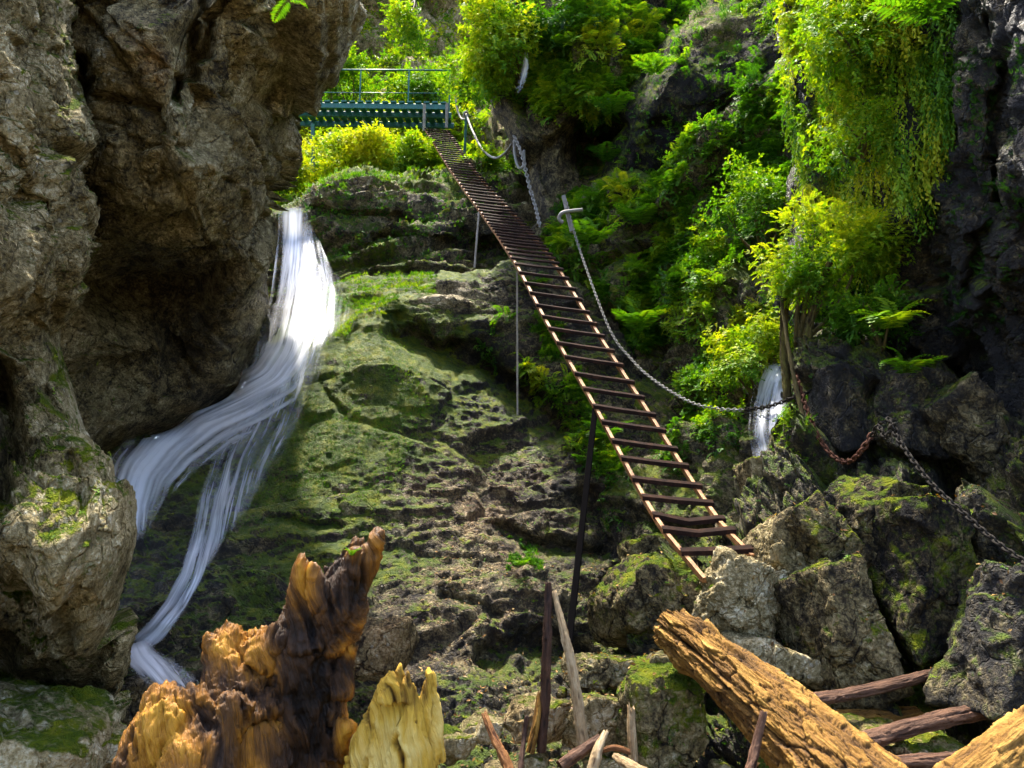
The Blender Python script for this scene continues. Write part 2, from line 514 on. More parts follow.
def mass(name, label, poly, ctrl, layers, step=1.3, fine=(0.02, 6.0), seed=0, rot=(0, 0, 0), stretch=(1, 1, 1), crack=0.25,
         round_w=28, round_r=1.2, grooves=(), bumps=(), tone=0.5, tones=(), moss=0.0, mosses=(), mossup=0.5, warm=0.0, warms=(), wet=0.0, wets=(),
         thick=3.0, strata=(), edge_noise=5.0, amp_blobs=None, mat=None, cat='cliff'):
    pa = np.array(poly, float)
    x0, y0 = pa.min(0) - 2
    x1, y1 = pa.max(0) + 2
    xs, ys = np.arange(x0, x1 + step, step), np.arange(y0, y1 + step, step)
    px, py = np.meshgrid(xs, ys)
    shp = px.shape
    fp = np.stack([px.ravel(), py.ravel(), np.zeros(px.size)], 1)
    # uneven outline
    wx = px + (fbm(fp / 37.0 + 3.1, seed + 5, 4) * edge_noise).reshape(shp)
    wy = py + (fbm(fp / 37.0 + 9.7, seed + 6, 4) * edge_noise).reshape(shp)
    ins = inside(wx, wy, poly)
    dist = seg_dist(wx, wy, poly)
    base = tps(ctrl)(px, py)
    t = np.clip(dist / round_w, 0, 1)
    d = base + round_r * (1 - np.sqrt(np.clip(1 - (1 - t) ** 2, 0, 1)))
    for line, w, dep in grooves:
        wob = (fbm(fp / 22.0 + 5, seed + 8, 3) * w * 0.9).reshape(shp)
        g = np.abs(seg_dist(px + wob, py + wob, line, False))
        d += dep * np.exp(-(g / w) ** 2)
    for (bx, by, rx, ry, dep) in bumps:
        d -= dep * np.exp(-(((px - bx) / rx) ** 2 + ((py - by) / ry) ** 2))
    P = W(px, py, d)
    PN = W(px, py, base + (d - base) * 0.3)
    tu, tv = np.gradient(W(px, py, base), axis=1), np.gradient(W(px, py, base), axis=0)
    nrm = np.cross(tv, tu)
    nrm /= np.linalg.norm(nrm, axis=2)[..., None] + 1e-9
    view = P - CAM
    nrm[(nrm * view).sum(-1) > 0] *= -1
    mk = ins.copy()
    # vertices kept: inside and their neighbours
    fidx = (mk[:-1, :-1] & mk[1:, :-1] & mk[:-1, 1:] & mk[1:, 1:])
    used = np.zeros(shp, bool)
    used[:-1, :-1] |= fidx
    used[1:, :-1] |= fidx
    used[:-1, 1:] |= fidx
    used[1:, 1:] |= fidx
    idx = np.full(shp, -1)
    idx[used] = np.arange(used.sum())
    V = P[used]
    h = rock_height(PN[used], layers, fine, seed, rot, stretch, crack, strata)
    pxu, pyu = px[used], py[used]
    if amp_blobs is not None:
        h = h * blob_sum(pxu, pyu, amp_blobs, 1.0)
    V = V + nrm[used] * h[:, None]
    a, b, c, e = idx[:-1, :-1][fidx], idx[:-1, 1:][fidx], idx[1:, 1:][fidx], idx[1:, :-1][fidx]
    q = np.stack([a, e, c, b], 1)
    # real normals
    G = np.zeros(shp + (3,))
    G[used] = V
    tu, tv = np.gradient(G, axis=1), np.gradient(G, axis=0)
    nn = np.cross(tv, tu)
    nn /= np.linalg.norm(nn, axis=2)[..., None] + 1e-9
    nn[(nn * view).sum(-1) > 0] *= -1
    nn = nn[used]
    # skirt running back into the hill
    edges = np.concatenate([q[:, [0, 1]], q[:, [1, 2]], q[:, [2, 3]], q[:, [3, 0]]])
    key = np.sort(edges, 1)
    _, inv, cnt = np.unique(key[:, 0] * 10000000 + key[:, 1], return_inverse=True, return_counts=True)
    be = edges[cnt[inv] == 1]
    bv, binv = np.unique(be.ravel(), return_inverse=True)
    be2 = binv.reshape(-1, 2) + len(V)
    ray = V[bv] - CAM
    ray /= np.linalg.norm(ray, axis=1)[:, None]
    cen = V.mean(0)
    SK = V[bv] + ray * thick + (cen - V[bv]) * 0.10
    qs = np.stack([be[:, 1], be[:, 0], be2[:, 0], be2[:, 1]], 1)
    allV = np.concatenate([V, SK])
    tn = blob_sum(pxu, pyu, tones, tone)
    ms = blob_sum(pxu, pyu, mosses, moss) + mossup * sstep(0.15, 0.8, nn[:, 2])
    wm = blob_sum(pxu, pyu, warms, warm)
    wt = blob_sum(pxu, pyu, wets, wet)
    ext = lambda v: np.concatenate([v, v[bv]])
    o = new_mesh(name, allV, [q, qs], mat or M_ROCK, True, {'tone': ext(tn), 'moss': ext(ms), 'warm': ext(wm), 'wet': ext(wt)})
    tag(o, label, cat, kind='structure')
    MASS[label] = dict(V=V, n=nn, px=pxu, py=pyu)
    return MASS[label]


def depth_raster(ms, cell=4):
    """depth of the nearest surface per image cell"""
    Z = np.full((260, 340), 99.0)
    for m in ms:
        x, y, d = proj(m['V'])
        i, j = ((y + 130) / cell).astype(int), ((x + 160) / cell).astype(int)
        ok = (i >= 0) & (i < 260) & (j >= 0) & (j < 340)
        np.minimum.at(Z, (i[ok], j[ok]), d[ok])
    return lambda x, y: Z[np.clip(((np.asarray(y) + 130) / cell).astype(int), 0, 259), np.clip(((np.asarray(x) + 160) / cell).astype(int), 0, 339)]


BIG = [(1.6, 0.46), (0.6, 0.15), (0.22, 0.038), (0.08, 0.012)]
MED = [(0.9, 0.25), (0.38, 0.10), (0.14, 0.035)]

overhang = mass('rock_cliff', 'bulging grey limestone overhang above the dark hollow, left of the waterfall',
    [(-60, -60), (260, -50), (345, -40), (370, -22), (362, 2), (336, 42), (312, 76), (295, 110), (286, 145), (268, 188), (264, 216), (267, 300), (260, 345), (243, 388), (205, 418), (160, 437), (120, 452), (60, 470), (-60, 480)],
    [(60, 0, 6.2), (90, 120, 6.4), (200, 0, 6.1), (190, 130, 6.3), (330, 20, 7.4), (280, 150, 8.3), (250, 60, 6.7), (150, 215, 6.9), (230, 220, 7.6), (100, 260, 8.0), (150, 300, 9.4), (220, 300, 9.6), (255, 300, 9.9), (150, 380, 9.8), (110, 420, 9.2), (220, 390, 9.9), (60, 460, 8.6), (200, -120, 6.0), (380, -120, 7.0)],
    BIG, seed=3, crack=0.28, strata=((1.3, .05),), round_w=42, round_r=1.6, fine=(0.028, 5),
    grooves=[([(205, -60), (204, 30), (200, 75), (190, 95)], 9, 0.55), ([(74, 60), (84, 130), (86, 230)], 7, 0.7), ([(88, 95), (120, 100), (150, 106)], 4, 0.16), ([(225, 0), (235, 20), (215, 60)], 6, 0.35), ([(85, 180), (105, 230)], 4, 0.2), ([(295, 90), (280, 130), (265, 170)], 4, 0.15)],
    bumps=[(190, 140, 22, 60, 0.25), (270, 40, 25, 50, 0.2), (150, 60, 40, 45, 0.2)],
    tone=0.53, tones=[(180, 330, 90, 95, -0.27), (230, 85, 30, 28, -0.22), (340, 10, 22, 40, 0.28), (200, 175, 30, 60, 0.08), (100, 160, 35, 80, -0.12), (290, 120, 30, 60, 0.06)],  # the hollow's shade and the lit right edge are painted into these tones
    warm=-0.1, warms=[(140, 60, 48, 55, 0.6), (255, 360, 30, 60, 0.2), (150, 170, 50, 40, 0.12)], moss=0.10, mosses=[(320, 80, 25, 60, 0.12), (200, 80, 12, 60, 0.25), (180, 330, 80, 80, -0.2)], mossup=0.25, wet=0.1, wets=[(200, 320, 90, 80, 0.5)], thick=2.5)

pillar = mass('rock_cliff', 'foreground limestone column at the left with an undercut foot',
    [(-190, -60), (60, -60), (78, -30), (75, 50), (88, 150), (95, 200), (90, 250), (72, 285), (60, 320), (62, 352), (74, 390), (90, 425), (108, 462), (124, 497), (125, 560), (123, 640), (116, 690), (114, 790), (-190, 800)],
    [(-150, -100, 3.4), (0, -100, 4.6), (70, -100, 5.3), (0, 100, 4.4), (60, 120, 5.2), (40, 220, 4.8), (0, 270, 4.4), (40, 330, 5.1), (10, 400, 4.9), (60, 420, 4.7), (90, 480, 4.35), (30, 540, 3.95), (100, 560, 4.1), (40, 640, 4.7), (110, 660, 4.45), (20, 720, 4.9), (-150, 300, 3.4), (-150, 700, 3.4), (100, 740, 4.6)],
    [(0.9, 0.22), (0.36, 0.085), (0.14, 0.035), (0.05, 0.010)], seed=11, crack=0.3, round_w=26, round_r=0.8, fine=(0.018, 8),
    grooves=[([(-20, 360), (10, 420), (5, 500)], 12, 0.4), ([(-10, 575), (40, 595), (80, 610), (95, 640)], 14, 0.28), ([(10, 690), (60, 690), (90, 700)], 12, 0.3), ([(70, 470), (85, 540)], 4, 0.08), ([(-20, 130), (10, 180), (40, 210)], 5, 0.12)],
    bumps=[(15, 100, 16, 60, 0.2), (60, 560, 40, 40, 0.2)],
    tone=0.58, tones=[(10, 105, 18, 70, 0.14), (60, 200, 30, 100, -0.1), (80, 560, 55, 70, 0.12), (30, 640, 60, 45, -0.1), (85, 430, 30, 60, 0.16), (5, 460, 25, 60, -0.15)],  # lit right edge painted lighter, shaded crevice and undercut painted darker
    warm=0.0, warms=[(80, 500, 40, 40, 0.3), (40, 300, 60, 60, 0.1)], moss=0.16, mosses=[(60, 490, 40, 50, 0.22), (60, 360, 14, 22, 0.35), (30, 640, 50, 40, 0.14), (60, 100, 20, 150, 0.08)], mossup=0.35, thick=3)

slab = mass('rock_cliff', 'broad mossy slab in the middle, the waterfall sliding down its left side',
    [(-40, 520), (60, 480), (170, 425), (230, 395), (266, 355), (282, 320), (310, 300), (345, 275), (400, 262), (470, 268), (540, 255), (600, 300), (660, 400), (690, 480), (690, 620), (640, 760), (560, 840), (-40, 840), (-40, 600)],
    [(0, 500, 9.3), (0, 780, 6.2), (110, 470, 9.3), (200, 430, 10.0), (270, 350, 10.9), (330, 290, 12.3), (400, 285, 12.3), (470, 300, 11.9), (520, 280, 12.2), (380, 330, 10.9), (300, 380, 10.3), (440, 350, 10.9), (500, 370, 10.9), (250, 470, 9.3), (350, 450, 9.4), (450, 430, 10.0), (540, 430, 10.1), (620, 450, 9.9), (160, 560, 8.0), (300, 560, 8.0), (420, 540, 8.5), (520, 540, 8.7), (600, 560, 8.6), (150, 670, 7.0), (260, 680, 6.9), (400, 660, 7.1), (500, 650, 7.3), (570, 660, 7.6), (640, 640, 7.8), (400, 760, 6.0), (520, 770, 6.0), (200, 790, 6.0), (640, 540, 9.0), (580, 330, 11.6), (640, 400, 10.6)],
    [(1.1, 0.20), (0.42, 0.065), (0.15, 0.032), (0.06, 0.015)], seed=21, crack=0.2, strata=((.62, .022),), amp_blobs=[(340, 430, 130, 130, -0.55), (420, 360, 90, 60, -0.2)], round_w=22, round_r=0.7, fine=(0.026, 7), rot=(18, 12, 8), stretch=(1.7, 1.2, 0.8),
    grooves=[([(400, 338), (440, 352), (480, 362), (530, 400), (560, 420)], 13, 0.7), ([(318, 378), (330, 400), (345, 415)], 3, 0.05), ([(500, 530), (530, 545), (600, 550)], 8, 0.3), ([(480, 660), (540, 640), (580, 660)], 14, 0.35), ([(270, 528), (340, 530)], 4, 0.12), ([(590, 500), (620, 580), (620, 650)], 12, 0.4), ([(440, 600), (500, 620)], 5, 0.12)],
    bumps=[(400, 300, 60, 14, 0.2), (350, 360, 60, 22, 0.15), (455, 300, 28, 14, 0.25)],
    tone=0.21, tones=[(500, 590, 130, 90, 0.15), (440, 303, 42, 10, 0.34), (180, 550, 60, 80, -0.18), (490, 380, 60, 40, -0.25), (360, 520, 60, 60, 0.0), (620, 520, 60, 90, -0.12), (345, 500, 10, 30, 0.2), (500, 650, 40, 25, -0.2)],  # pale ledge wedge is painted wet sheen; dark blob below paints recess shade
    warm=0.32, warms=[(480, 500, 110, 50, 0.25), (340, 420, 60, 60, 0.15), (400, 640, 50, 60, 0.18), (500, 590, 60, 50, 0.15)],
    moss=0.10, mosses=[(380, 290, 80, 40, 0.65), (350, 400, 130, 100, 0.45), (560, 560, 60, 80, 0.1), (300, 500, 80, 80, 0.22), (350, 560, 80, 40, 0.12), (440, 303, 40, 11, -0.6), (500, 560, 90, 70, -0.22), (480, 490, 90, 30, -0.1), (400, 660, 50, 50, -0.25), (250, 610, 60, 30, 0.25)],
    mossup=0.42, wet=0.45, wets=[(200, 540, 80, 120, 0.5)], thick=3, edge_noise=4)

block = mass('rock_cliff', 'layered dark block with mossy cap, right of the waterfall lip under the footbridge',
    [(235, 400), (240, 260), (262, 222), (285, 210), (306, 203), (325, 190), (358, 174), (395, 178), (430, 178), (470, 168), (520, 176), (560, 210), (590, 260), (590, 340), (480, 350), (400, 330)],
    [(250, 230, 14.6), (245, 390, 12.6), (300, 210, 14.6), (360, 178, 15.0), (440, 182, 16.6), (475, 175, 17.0), (520, 190, 15.9), (320, 250, 14.0), (400, 230, 14.2), (470, 230, 14.4), (540, 250, 14.6), (300, 300, 13.4), (400, 290, 13.3), (500, 300, 13.6), (580, 300, 13.6), (590, 340, 13)],
    [(1.2, 0.30), (0.45, 0.15), (0.18, 0.06)], seed=31, crack=0.2, strata=((.8, .25), (.25, .08)), round_w=26, round_r=1.3, fine=(0.04, 5), rot=(10, 14, 0), stretch=(3.0, 1.6, 0.5),
    grooves=[([(320, 225), (380, 232), (430, 236)], 6, 0.35), ([(380, 255), (440, 258), (500, 255)], 6, 0.4), ([(330, 262), (380, 262)], 4, 0.25), ([(470, 250), (500, 300)], 16, 0.6)],
    tone=0.36, tones=[(460, 240, 60, 40, -0.15), (380, 185, 70, 12, 0.12)], warm=0.2, warms=[(360, 190, 60, 20, 0.2)], moss=0.26, mosses=[(390, 180, 90, 14, 0.3), (360, 270, 50, 18, 0.3), (470, 230, 40, 30, -0.1)], mossup=0.5, wet=0.3, thick=4, edge_noise=6)

cliff_mid = mass('rock_cliff', 'fern-covered rock slope behind the ladder, right of the middle',
    [(545, 250), (560, 200), (600, 180), (650, 170), (690, 120), (740, 95), (790, 70), (860, 60), (900, 100), (900, 480), (840, 560), (700, 600), (620, 600), (600, 480), (565, 380)],
    [(560, 230, 13.6), (620, 210, 13.0), (690, 180, 11.8), (780, 110, 11.0), (860, 100, 10.6), (600, 300, 12.4), (660, 300, 11.4), (720, 250, 10.9), (780, 200, 10.2), (690, 360, 10.6), (640, 400, 11.2), (740, 330, 9.7), (780, 300, 9.2), (720, 420, 9.1), (770, 400, 8.6), (640, 480, 10.0), (700, 480, 8.9), (760, 470, 8.0), (640, 570, 8.8), (740, 560, 7.7), (840, 420, 8.2), (860, 540, 7.4), (860, 250, 9.2)],
    BIG, seed=41, crack=0.25, strata=((.9, .15),), round_w=24, round_r=1.2, fine=(0.03, 5),
    grooves=[([(650, 260), (660, 330), (680, 400), (690, 450)], 16, 0.7), ([(720, 180), (715, 260)], 9, 0.4), ([(745, 300), (750, 380)], 8, 0.3)],
    tone=0.28, tones=[(700, 490, 60, 40, 0.08), (760, 490, 40, 30, 0.15)], warm=0.1, moss=0.2, mosses=[(730, 250, 90, 100, 0.2), (640, 280, 70, 60, 0.15), (700, 500, 70, 30, 0.15)], mossup=0.5, wet=0.35, thick=4)

ledge = mass('rock_cliff', 'shaded rocky spur under the yellow bush at the top centre',
    [(500, 120), (497, 100), (488, 60), (500, 10), (520, -30), (560, -45), (740, -45), (720, 40), (700, 130), (690, 190), (650, 240), (585, 262), (548, 250), (538, 215), (524, 170), (510, 140)],
    [(500, 120, 14.8), (540, 130, 14.2), (540, 200, 14.0), (590, 240, 13.6), (600, 150, 14.4), (640, 170, 15.0), (600, 90, 13.6), (530, 60, 14.6), (660, 100, 14.6), (650, 200, 14.2), (560, -50, 15.6), (680, 0, 16.0), (700, -100, 17)],
    BIG, seed=51, crack=0.3, round_w=20, round_r=1.2, fine=(0.03, 5), stretch=(0.8, 0.8, 1.7), rot=(0, 20, 0),
    grooves=[([(590, 150), (640, 165), (690, 170)], 18, 0.9)],
    tone=0.22, tones=[(565, 190, 22, 40, 0.22), (520, 125, 20, 12, 0.15)], warm=0.1, warms=[(570, 190, 20, 40, 0.15)], moss=0.1, mosses=[(560, 90, 60, 30, 0.3), (600, 60, 60, 40, 0.3)], mossup=0.5, wet=0.2, thick=4)

boulder_up = mass('rock_cliff', 'large smooth shaded boulder face high above the fern slope',
    [(596, 196), (604, 150), (625, 100), (648, 62), (668, 32), (700, 6), (742, -20), (770, -45), (900, -45), (900, 70), (830, 110), (780, 110), (735, 130), (715, 165), (680, 200), (630, 210)],
    [(610, 180, 13.6), (660, 150, 12.9), (680, 60, 12.6), (720, 20, 12.8), (720, 90, 12.0), (780, 50, 11.4), (860, 0, 10.5), (700, 180, 13.2), (640, 200, 13.8), (760, -60, 13.0), (860, -100, 11.5), (780, 110, 11.9)],
    [(1.6, 0.30), (0.6, 0.10), (0.2, 0.03)], seed=61, crack=0.2, round_w=30, round_r=1.6, fine=(0.02, 5),
    grooves=[([(640, 120), (690, 130), (740, 120)], 4, 0.12)],
    bumps=[(700, 20, 40, 14, 0.25)],
    tone=-0.04, tones=[(700, 22, 50, 18, 0.5), (640, 190, 60, 20, -0.2)], warm=0.0, warms=[(700, 15, 50, 16, 0.5)], moss=0.30, mossup=0.35, wet=0.1, thick=4)  # bright blob paints the sunlit top edge, dark blob the shadow beneath

wall_r = mass('rock_cliff', 'tall dark wet rock wall along the right edge',
    [(790, -60), (1250, -60), (1250, 640), (1100, 600), (1010, 540), (950, 480), (900, 440), (850, 400), (800, 380), (782, 360), (775, 290), (790, 220), (800, 150), (786, 100), (784, 40)],
    [(800, -100, 9.0), (800, 60, 8.9), (830, 180, 8.6), (790, 280, 8.7), (860, 60, 7.9), (880, 200, 7.9), (870, 280, 8.3), (930, 100, 6.9), (930, 250, 7.2), (950, 330, 7.4), (1000, 100, 6.1), (1010, 250, 6.3), (1010, 350, 7.0), (1010, 440, 7.0), (1100, 200, 5.4), (1200, 200, 4.6), (1200, 550, 5.0), (960, -100, 6.9), (1200, -100, 4.8), (970, 390, 7.6), (880, 400, 8.4), (940, 450, 8.2), (800, 370, 8.6)],
    [(1.2, 0.34), (0.45, 0.16), (0.17, 0.05), (0.07, 0.016)], seed=71, crack=0.35, round_w=26, round_r=1.2, fine=(0.035, 6), stretch=(0.75, 0.75, 2.3), rot=(6, -8, 0),
    grooves=[([(940, 60), (935, 160), (930, 280)], 10, 0.35), ([(985, 20), (990, 150), (975, 280)], 7, 0.3), ([(900, 80), (905, 200)], 7, 0.25), ([(840, 200), (845, 280)], 8, 0.3)],
    tone=0.03, tones=[(985, 130, 30, 120, 0.05), (850, 250, 40, 60, 0.1), (1000, 380, 40, 60, -0.12)], moss=0.0, mosses=[(850, 130, 60, 160, 0.5), (925, 130, 14, 160, 0.32)], mossup=0.4, wet=0.6, thick=4)  # dark blob paints the shade of the hollow low on the wall

base_r = mass('rock_cliff', 'jumbled dark blocks at the foot of the right wall',
    [(560, 850), (590, 740), (610, 660), (640, 600), (690, 540), (730, 500), (760, 450), (785, 390), (800, 340), (850, 320), (890, 345), (940, 360), (975, 395), (1030, 440), (1250, 480), (1250, 860)],
    [(800, 370, 7.9), (800, 440, 7.5), (860, 370, 7.4), (930, 400, 7.0), (900, 470, 6.5), (960, 470, 6.1), (1020, 500, 5.6), (1020, 600, 5.2), (940, 580, 5.8), (860, 560, 6.2), (800, 540, 6.6), (740, 530, 6.9), (700, 600, 6.6), (640, 640, 6.9), (640, 740, 6.2), (740, 700, 5.9), (820, 680, 5.8), (900, 690, 5.5), (1000, 690, 5.2), (700, 800, 5.4), (900, 780, 5.0), (1000, 800, 4.8), (1200, 600, 4.2), (1200, 800, 4.2), (600, 800, 6)],
    [(0.85, 0.42), (0.32, 0.14), (0.12, 0.045), (0.05, 0.014)], seed=81, crack=0.4, round_w=20, round_r=0.7, fine=(0.016, 8), rot=(0, 22, 10), stretch=(0.7, 1, 2.2),
    grooves=[([(948, 400), (955, 520), (945, 650)], 20, 0.9), ([(880, 400), (870, 450), (880, 500)], 7, 0.3), ([(840, 400), (850, 480)], 6, 0.3), ([(900, 620), (950, 660), (960, 720)], 16, 0.45), ([(730, 640), (720, 720)], 16, 0.4)],
    tone=0.15, tones=[(960, 400, 30, 40, 0.25), (1000, 480, 40, 40, 0.15), (780, 500, 30, 40, 0.12), (880, 560, 40, 60, 0.05), (935, 560, 16, 80, -0.2), (850, 420, 40, 40, -0.1)], warm=0.05, warms=[(780, 480, 30, 30, 0.3), (850, 470, 30, 20, 0.2)],  # narrow dark blob paints the unlit recess beside the pillar block
    moss=0.26, mosses=[(900, 560, 30, 70, 0.2), (820, 450, 25, 60, 0.2), (960, 700, 40, 30, 0.2)], mossup=0.35, wet=0.45, wets=[(900, 420, 80, 50, 0.4), (760, 570, 60, 40, -0.3)], thick=2)

back = mass('rock_cliff', 'pale cliff with painted-in haze closing the gorge far behind the footbridge',
    [(150, 320), (150, -70), (760, -70), (760, 260), (560, 300), (300, 330)],
    [(280, 230, 21), (300, 150, 24), (400, 180, 20.5), (460, 150, 21.5), (360, 60, 29), (430, 20, 31), (330, -60, 31), (500, 100, 25), (560, 60, 25), (480, 190, 20), (500, -100, 30), (700, 0, 26), (700, 200, 22), (200, 100, 26), (200, -150, 30), (250, 300, 19)],
    [(3.0, 0.7), (1.2, 0.3), (0.5, 0.12)], step=2.2, seed=91, crack=0.25, round_w=10, round_r=0.5, fine=(0.06, 3),
    grooves=[([(500, 60), (490, 120), (480, 160)], 26, 1.5)],
    tone=0.55, tones=[(420, 10, 70, 40, 0.08), (520, 110, 40, 60, -0.2)], warm=0.08, moss=0.2, mosses=[(360, 150, 90, 50, 0.5), (360, 60, 60, 40, 0.15)], mossup=0.6, thick=4)  # tone lightened as painted haze; dark blob paints the shaded gap

# gorge floor, out past everything
gs = np.linspace(-1, 1, 161)
gx, gy = np.meshgrid(np.sign(gs) * np.abs(gs) ** 1.8 * 70, np.sign(gs) * np.abs(gs) ** 1.8 * 70 + 6)
gp = np.stack([gx.ravel(), gy.ravel(), np.zeros(gx.size)], 1)
gp[:, 2] = -0.1 + fbm(gp * 0.8, 3, 4) * 0.18 + 0.05 * np.clip(gp[:, 1] - 20, 0, 60)
n = 161
ii = np.arange(n * n).reshape(n, n)
gq = np.stack([ii[:-1, :-1].ravel(), ii[:-1, 1:].ravel(), ii[1:, 1:].ravel(), ii[1:, :-1].ravel()], 1)
g = new_mesh('ground', gp, [gq], M_ROCK, True, {'tone': np.full(n * n, .42), 'moss': np.full(n * n, .15), 'warm': np.full(n * n, .3), 'wet': np.full(n * n, .2)})
tag(g, 'stony floor of the gorge under the logs', 'ground', kind='structure')


# ---------------------------------------------------------------- boulders
def ico(sub):
    bmv = bpy.data.meshes.new('tmp')
    import bmesh
    b = bmesh.new()
    bmesh.ops.create_icosphere(b, subdivisions=sub, radius=1)
    V = np.array([v.co[:] for v in b.verts])
    Fc = np.array([[v.index for v in f.verts] for f in b.faces])
    b.free()
    bpy.data.meshes.remove(bmv)
    return V, Fc


ICO = {5: ico(5), 6: ico(6), 4: ico(4)}


def rock(label, px, py, d, size, rot=(0, 0, 0), seed=0, sub=6, planes=8, sharp=0.07, tone=0.5, moss=0.1, mossup=0.4, warm=0.1, wet=0.1, amp=1.0, name='boulder', group=None, stretch=(1, 1, 1)):
    """size: half extents in metres (across, away, up) before rotation"""
    U, Fc = ICO[sub]
    rs = np.random.RandomState(seed)
    ns = rs.randn(planes, 3)
    ns /= np.linalg.norm(ns, axis=1)[:, None]
    ns = np.concatenate([ns, np.eye(3), -np.eye(3)])
    of = np.concatenate([0.72 + 0.25 * rs.rand(planes), 0.82 + 0.15 * rs.rand(6)])
    cosv = np.clip(U @ ns.T, 0.02, None)
    r = of[None] / cosv
    r = -np.log(np.exp(-r / sharp).sum(1)) * sharp
    r = np.clip(r, 0.2, 1.6)
    Rm = rotm(rot)
    V = (U * r[:, None] * np.array(size)) @ Rm.T
    c = W(px, py, d)
    nn = (U / np.array(size)) @ Rm.T
    nn /= np.linalg.norm(nn, axis=1)[:, None]
    s = float(np.mean(size))
    h = rock_height(V + c, [(s * 1.1, s * 0.12 * amp), (s * 0.36, s * 0.07 * amp), (s * 0.12, s * 0.028 * amp)], (0.012 * min(1, s * 2.5), 9), seed, (20, 10, seed * 40), stretch, 0.22)
    V = V + nn * h[:, None]
    # normals for moss
    fn = np.cross(V[Fc[:, 1]] - V[Fc[:, 0]], V[Fc[:, 2]] - V[Fc[:, 0]])
    vn = np.zeros_like(V)
    for k in range(3):
        np.add.at(vn, Fc[:, k], fn)
    vn /= np.linalg.norm(vn, axis=1)[:, None] + 1e-12
    o = new_mesh(name, V, [Fc], M_ROCK, True, {'tone': np.full(len(V), tone), 'moss': moss + mossup * sstep(0.2, 0.85, vn[:, 2]), 'warm': np.full(len(V), warm), 'wet': np.full(len(V), wet)})
    o.location = Vector(c)
    tag(o, label, 'boulder', group)
    MASS[label] = dict(V=V + c, n=vn, px=proj(V + c)[0], py=proj(V + c)[1])
    return o


rock('large grey-green boulder in the bottom left corner', 20, 762, 4.0, (0.52, 0.5, 0.30), (0, 12, 0), 101, tone=0.72, moss=0.12, warm=0.2)
rock('rounded pale boulder between the corner boulder and the orange stump', 92, 748, 4.3, (0.30, 0.32, 0.14), (0, 14, 10), 102, tone=0.75, moss=0.08, warm=0.2)
rock('dark purple rock where the lower water strand lands', 146, 694, 6.4, (0.22, 0.3, 0.22), (0, 0, 0), 103, sub=5, tone=0.27, moss=0.0, mossup=0.0, warm=0.3, wet=0.8)
rock('leaning angular slab standing behind the log with a mossy face', 846, 640, 5.55, (0.25, 0.34, 0.52), (-14, -14, 12), 104, planes=5, sharp=0.028, tone=0.37, moss=0.2, warm=0.1)
rock('wedge shaped block stacked above the leaning slab', 832, 545, 6.0, (0.25, 0.32, 0.33), (-25, -28, 10), 105, planes=6, sharp=0.028, tone=0.34, moss=0.27, warm=0.15)
rock('whitish ridged boulder at the foot of the ladder', 742, 600, 6.15, (0.36, 0.45, 0.32), (0, 24, 0), 106, tone=0.65, moss=-0.1, mossup=0.1, warm=0.02, amp=1.4, stretch=(1, 1, .6))
rock('tall pale rib of rock right of the ladder foot', 788, 585, 6.2, (0.20, 0.35, 0.55), (-8, -14, 0), 107, tone=0.53, moss=0.0, mossup=0.15, warm=0.08, amp=1.3)
rock('brown mossy boulder left of the ladder foot with a dark hollow beneath', 652, 600, 7.0, (0.52, 0.6, 0.40), (0, -12, 15), 108, tone=0.33, moss=0.27, warm=0.3)
rock('small brown boulder under the lowest rung', 652, 556, 7.6, (0.30, 0.3, 0.22), (0, -10, 0), 109, sub=5, tone=0.36, moss=0.25, warm=0.25)
rock('yellow-green mossy boulder under the log', 664, 724, 5.2, (0.30, 0.34, 0.40), (0, -8, 20), 110, tone=0.46, moss=0.36, warm=0.25, amp=1.2)
rock('small grey ridged boulder beneath the upper end of the log', 668, 668, 5.5, (0.17, 0.2, 0.13), (0, 0, 0), 111, sub=5, tone=0.46, moss=0.0, warm=0.0)
rock('tan mossy rock at the foot of the small cascade', 778, 492, 7.35, (0.30, 0.3, 0.36), (0, -10, 0), 112, tone=0.46, moss=0.2, warm=0.35)
rock('flat faced greenish block below the rusty chain', 870, 520, 6.1, (0.30, 0.3, 0.36), (10, 6, 20), 113, planes=5, sharp=0.028, tone=0.21, moss=0.22, warm=0.1)
rock('tall mossy pillar block right of the leaning slab', 915, 580, 5.6, (0.24, 0.35, 0.62), (0, 5, 10), 114, planes=5, sharp=0.028, tone=0.17, moss=0.34, warm=0.05)
rock('dark block at the right edge below the chain', 1010, 640, 4.9, (0.34, 0.35, 0.5), (0, 14, 15), 115, planes=6, sharp=0.028, tone=0.11, moss=0.2, wet=0.4)
rock('grey slanting rib rising to the right edge under the dark wall', 985, 445, 6.5, (0.26, 0.3, 0.62), (0, -38, 0), 116, planes=6, sharp=0.028, tone=0.31, moss=0.12, wet=0.5)
rock('square topped block under the small fern tuft', 905, 415, 6.9, (0.30, 0.3, 0.40), (0, 12, 15), 117, planes=4, sharp=0.028, tone=0.13, moss=0.22, wet=0.5)
rock('narrow dark block behind the rusty chain', 838, 410, 7.3, (0.20, 0.25, 0.42), (0, -6, 10), 118, sub=5, planes=5, sharp=0.028, tone=0.09, moss=0.12, wet=0.6)
rock('pale grey stone among the small ones by the log', 750, 650, 5.8, (0.24, 0.3, 0.14), (0, 18, 0), 119, sub=5, tone=0.63, moss=-0.1, mossup=0.1)
rock('low stone just right of the whitish boulder', 790, 668, 5.7, (0.22, 0.25, 0.12), (0, 22, 0), 120, sub=5, tone=0.59, moss=-0.05, mossup=0.1)
rock('flat tan stone under the dark beams', 880, 742, 4.9, (0.42, 0.4, 0.14), (0, 0, 0), 121, sub=5, tone=0.5, moss=0.1, warm=0.5)
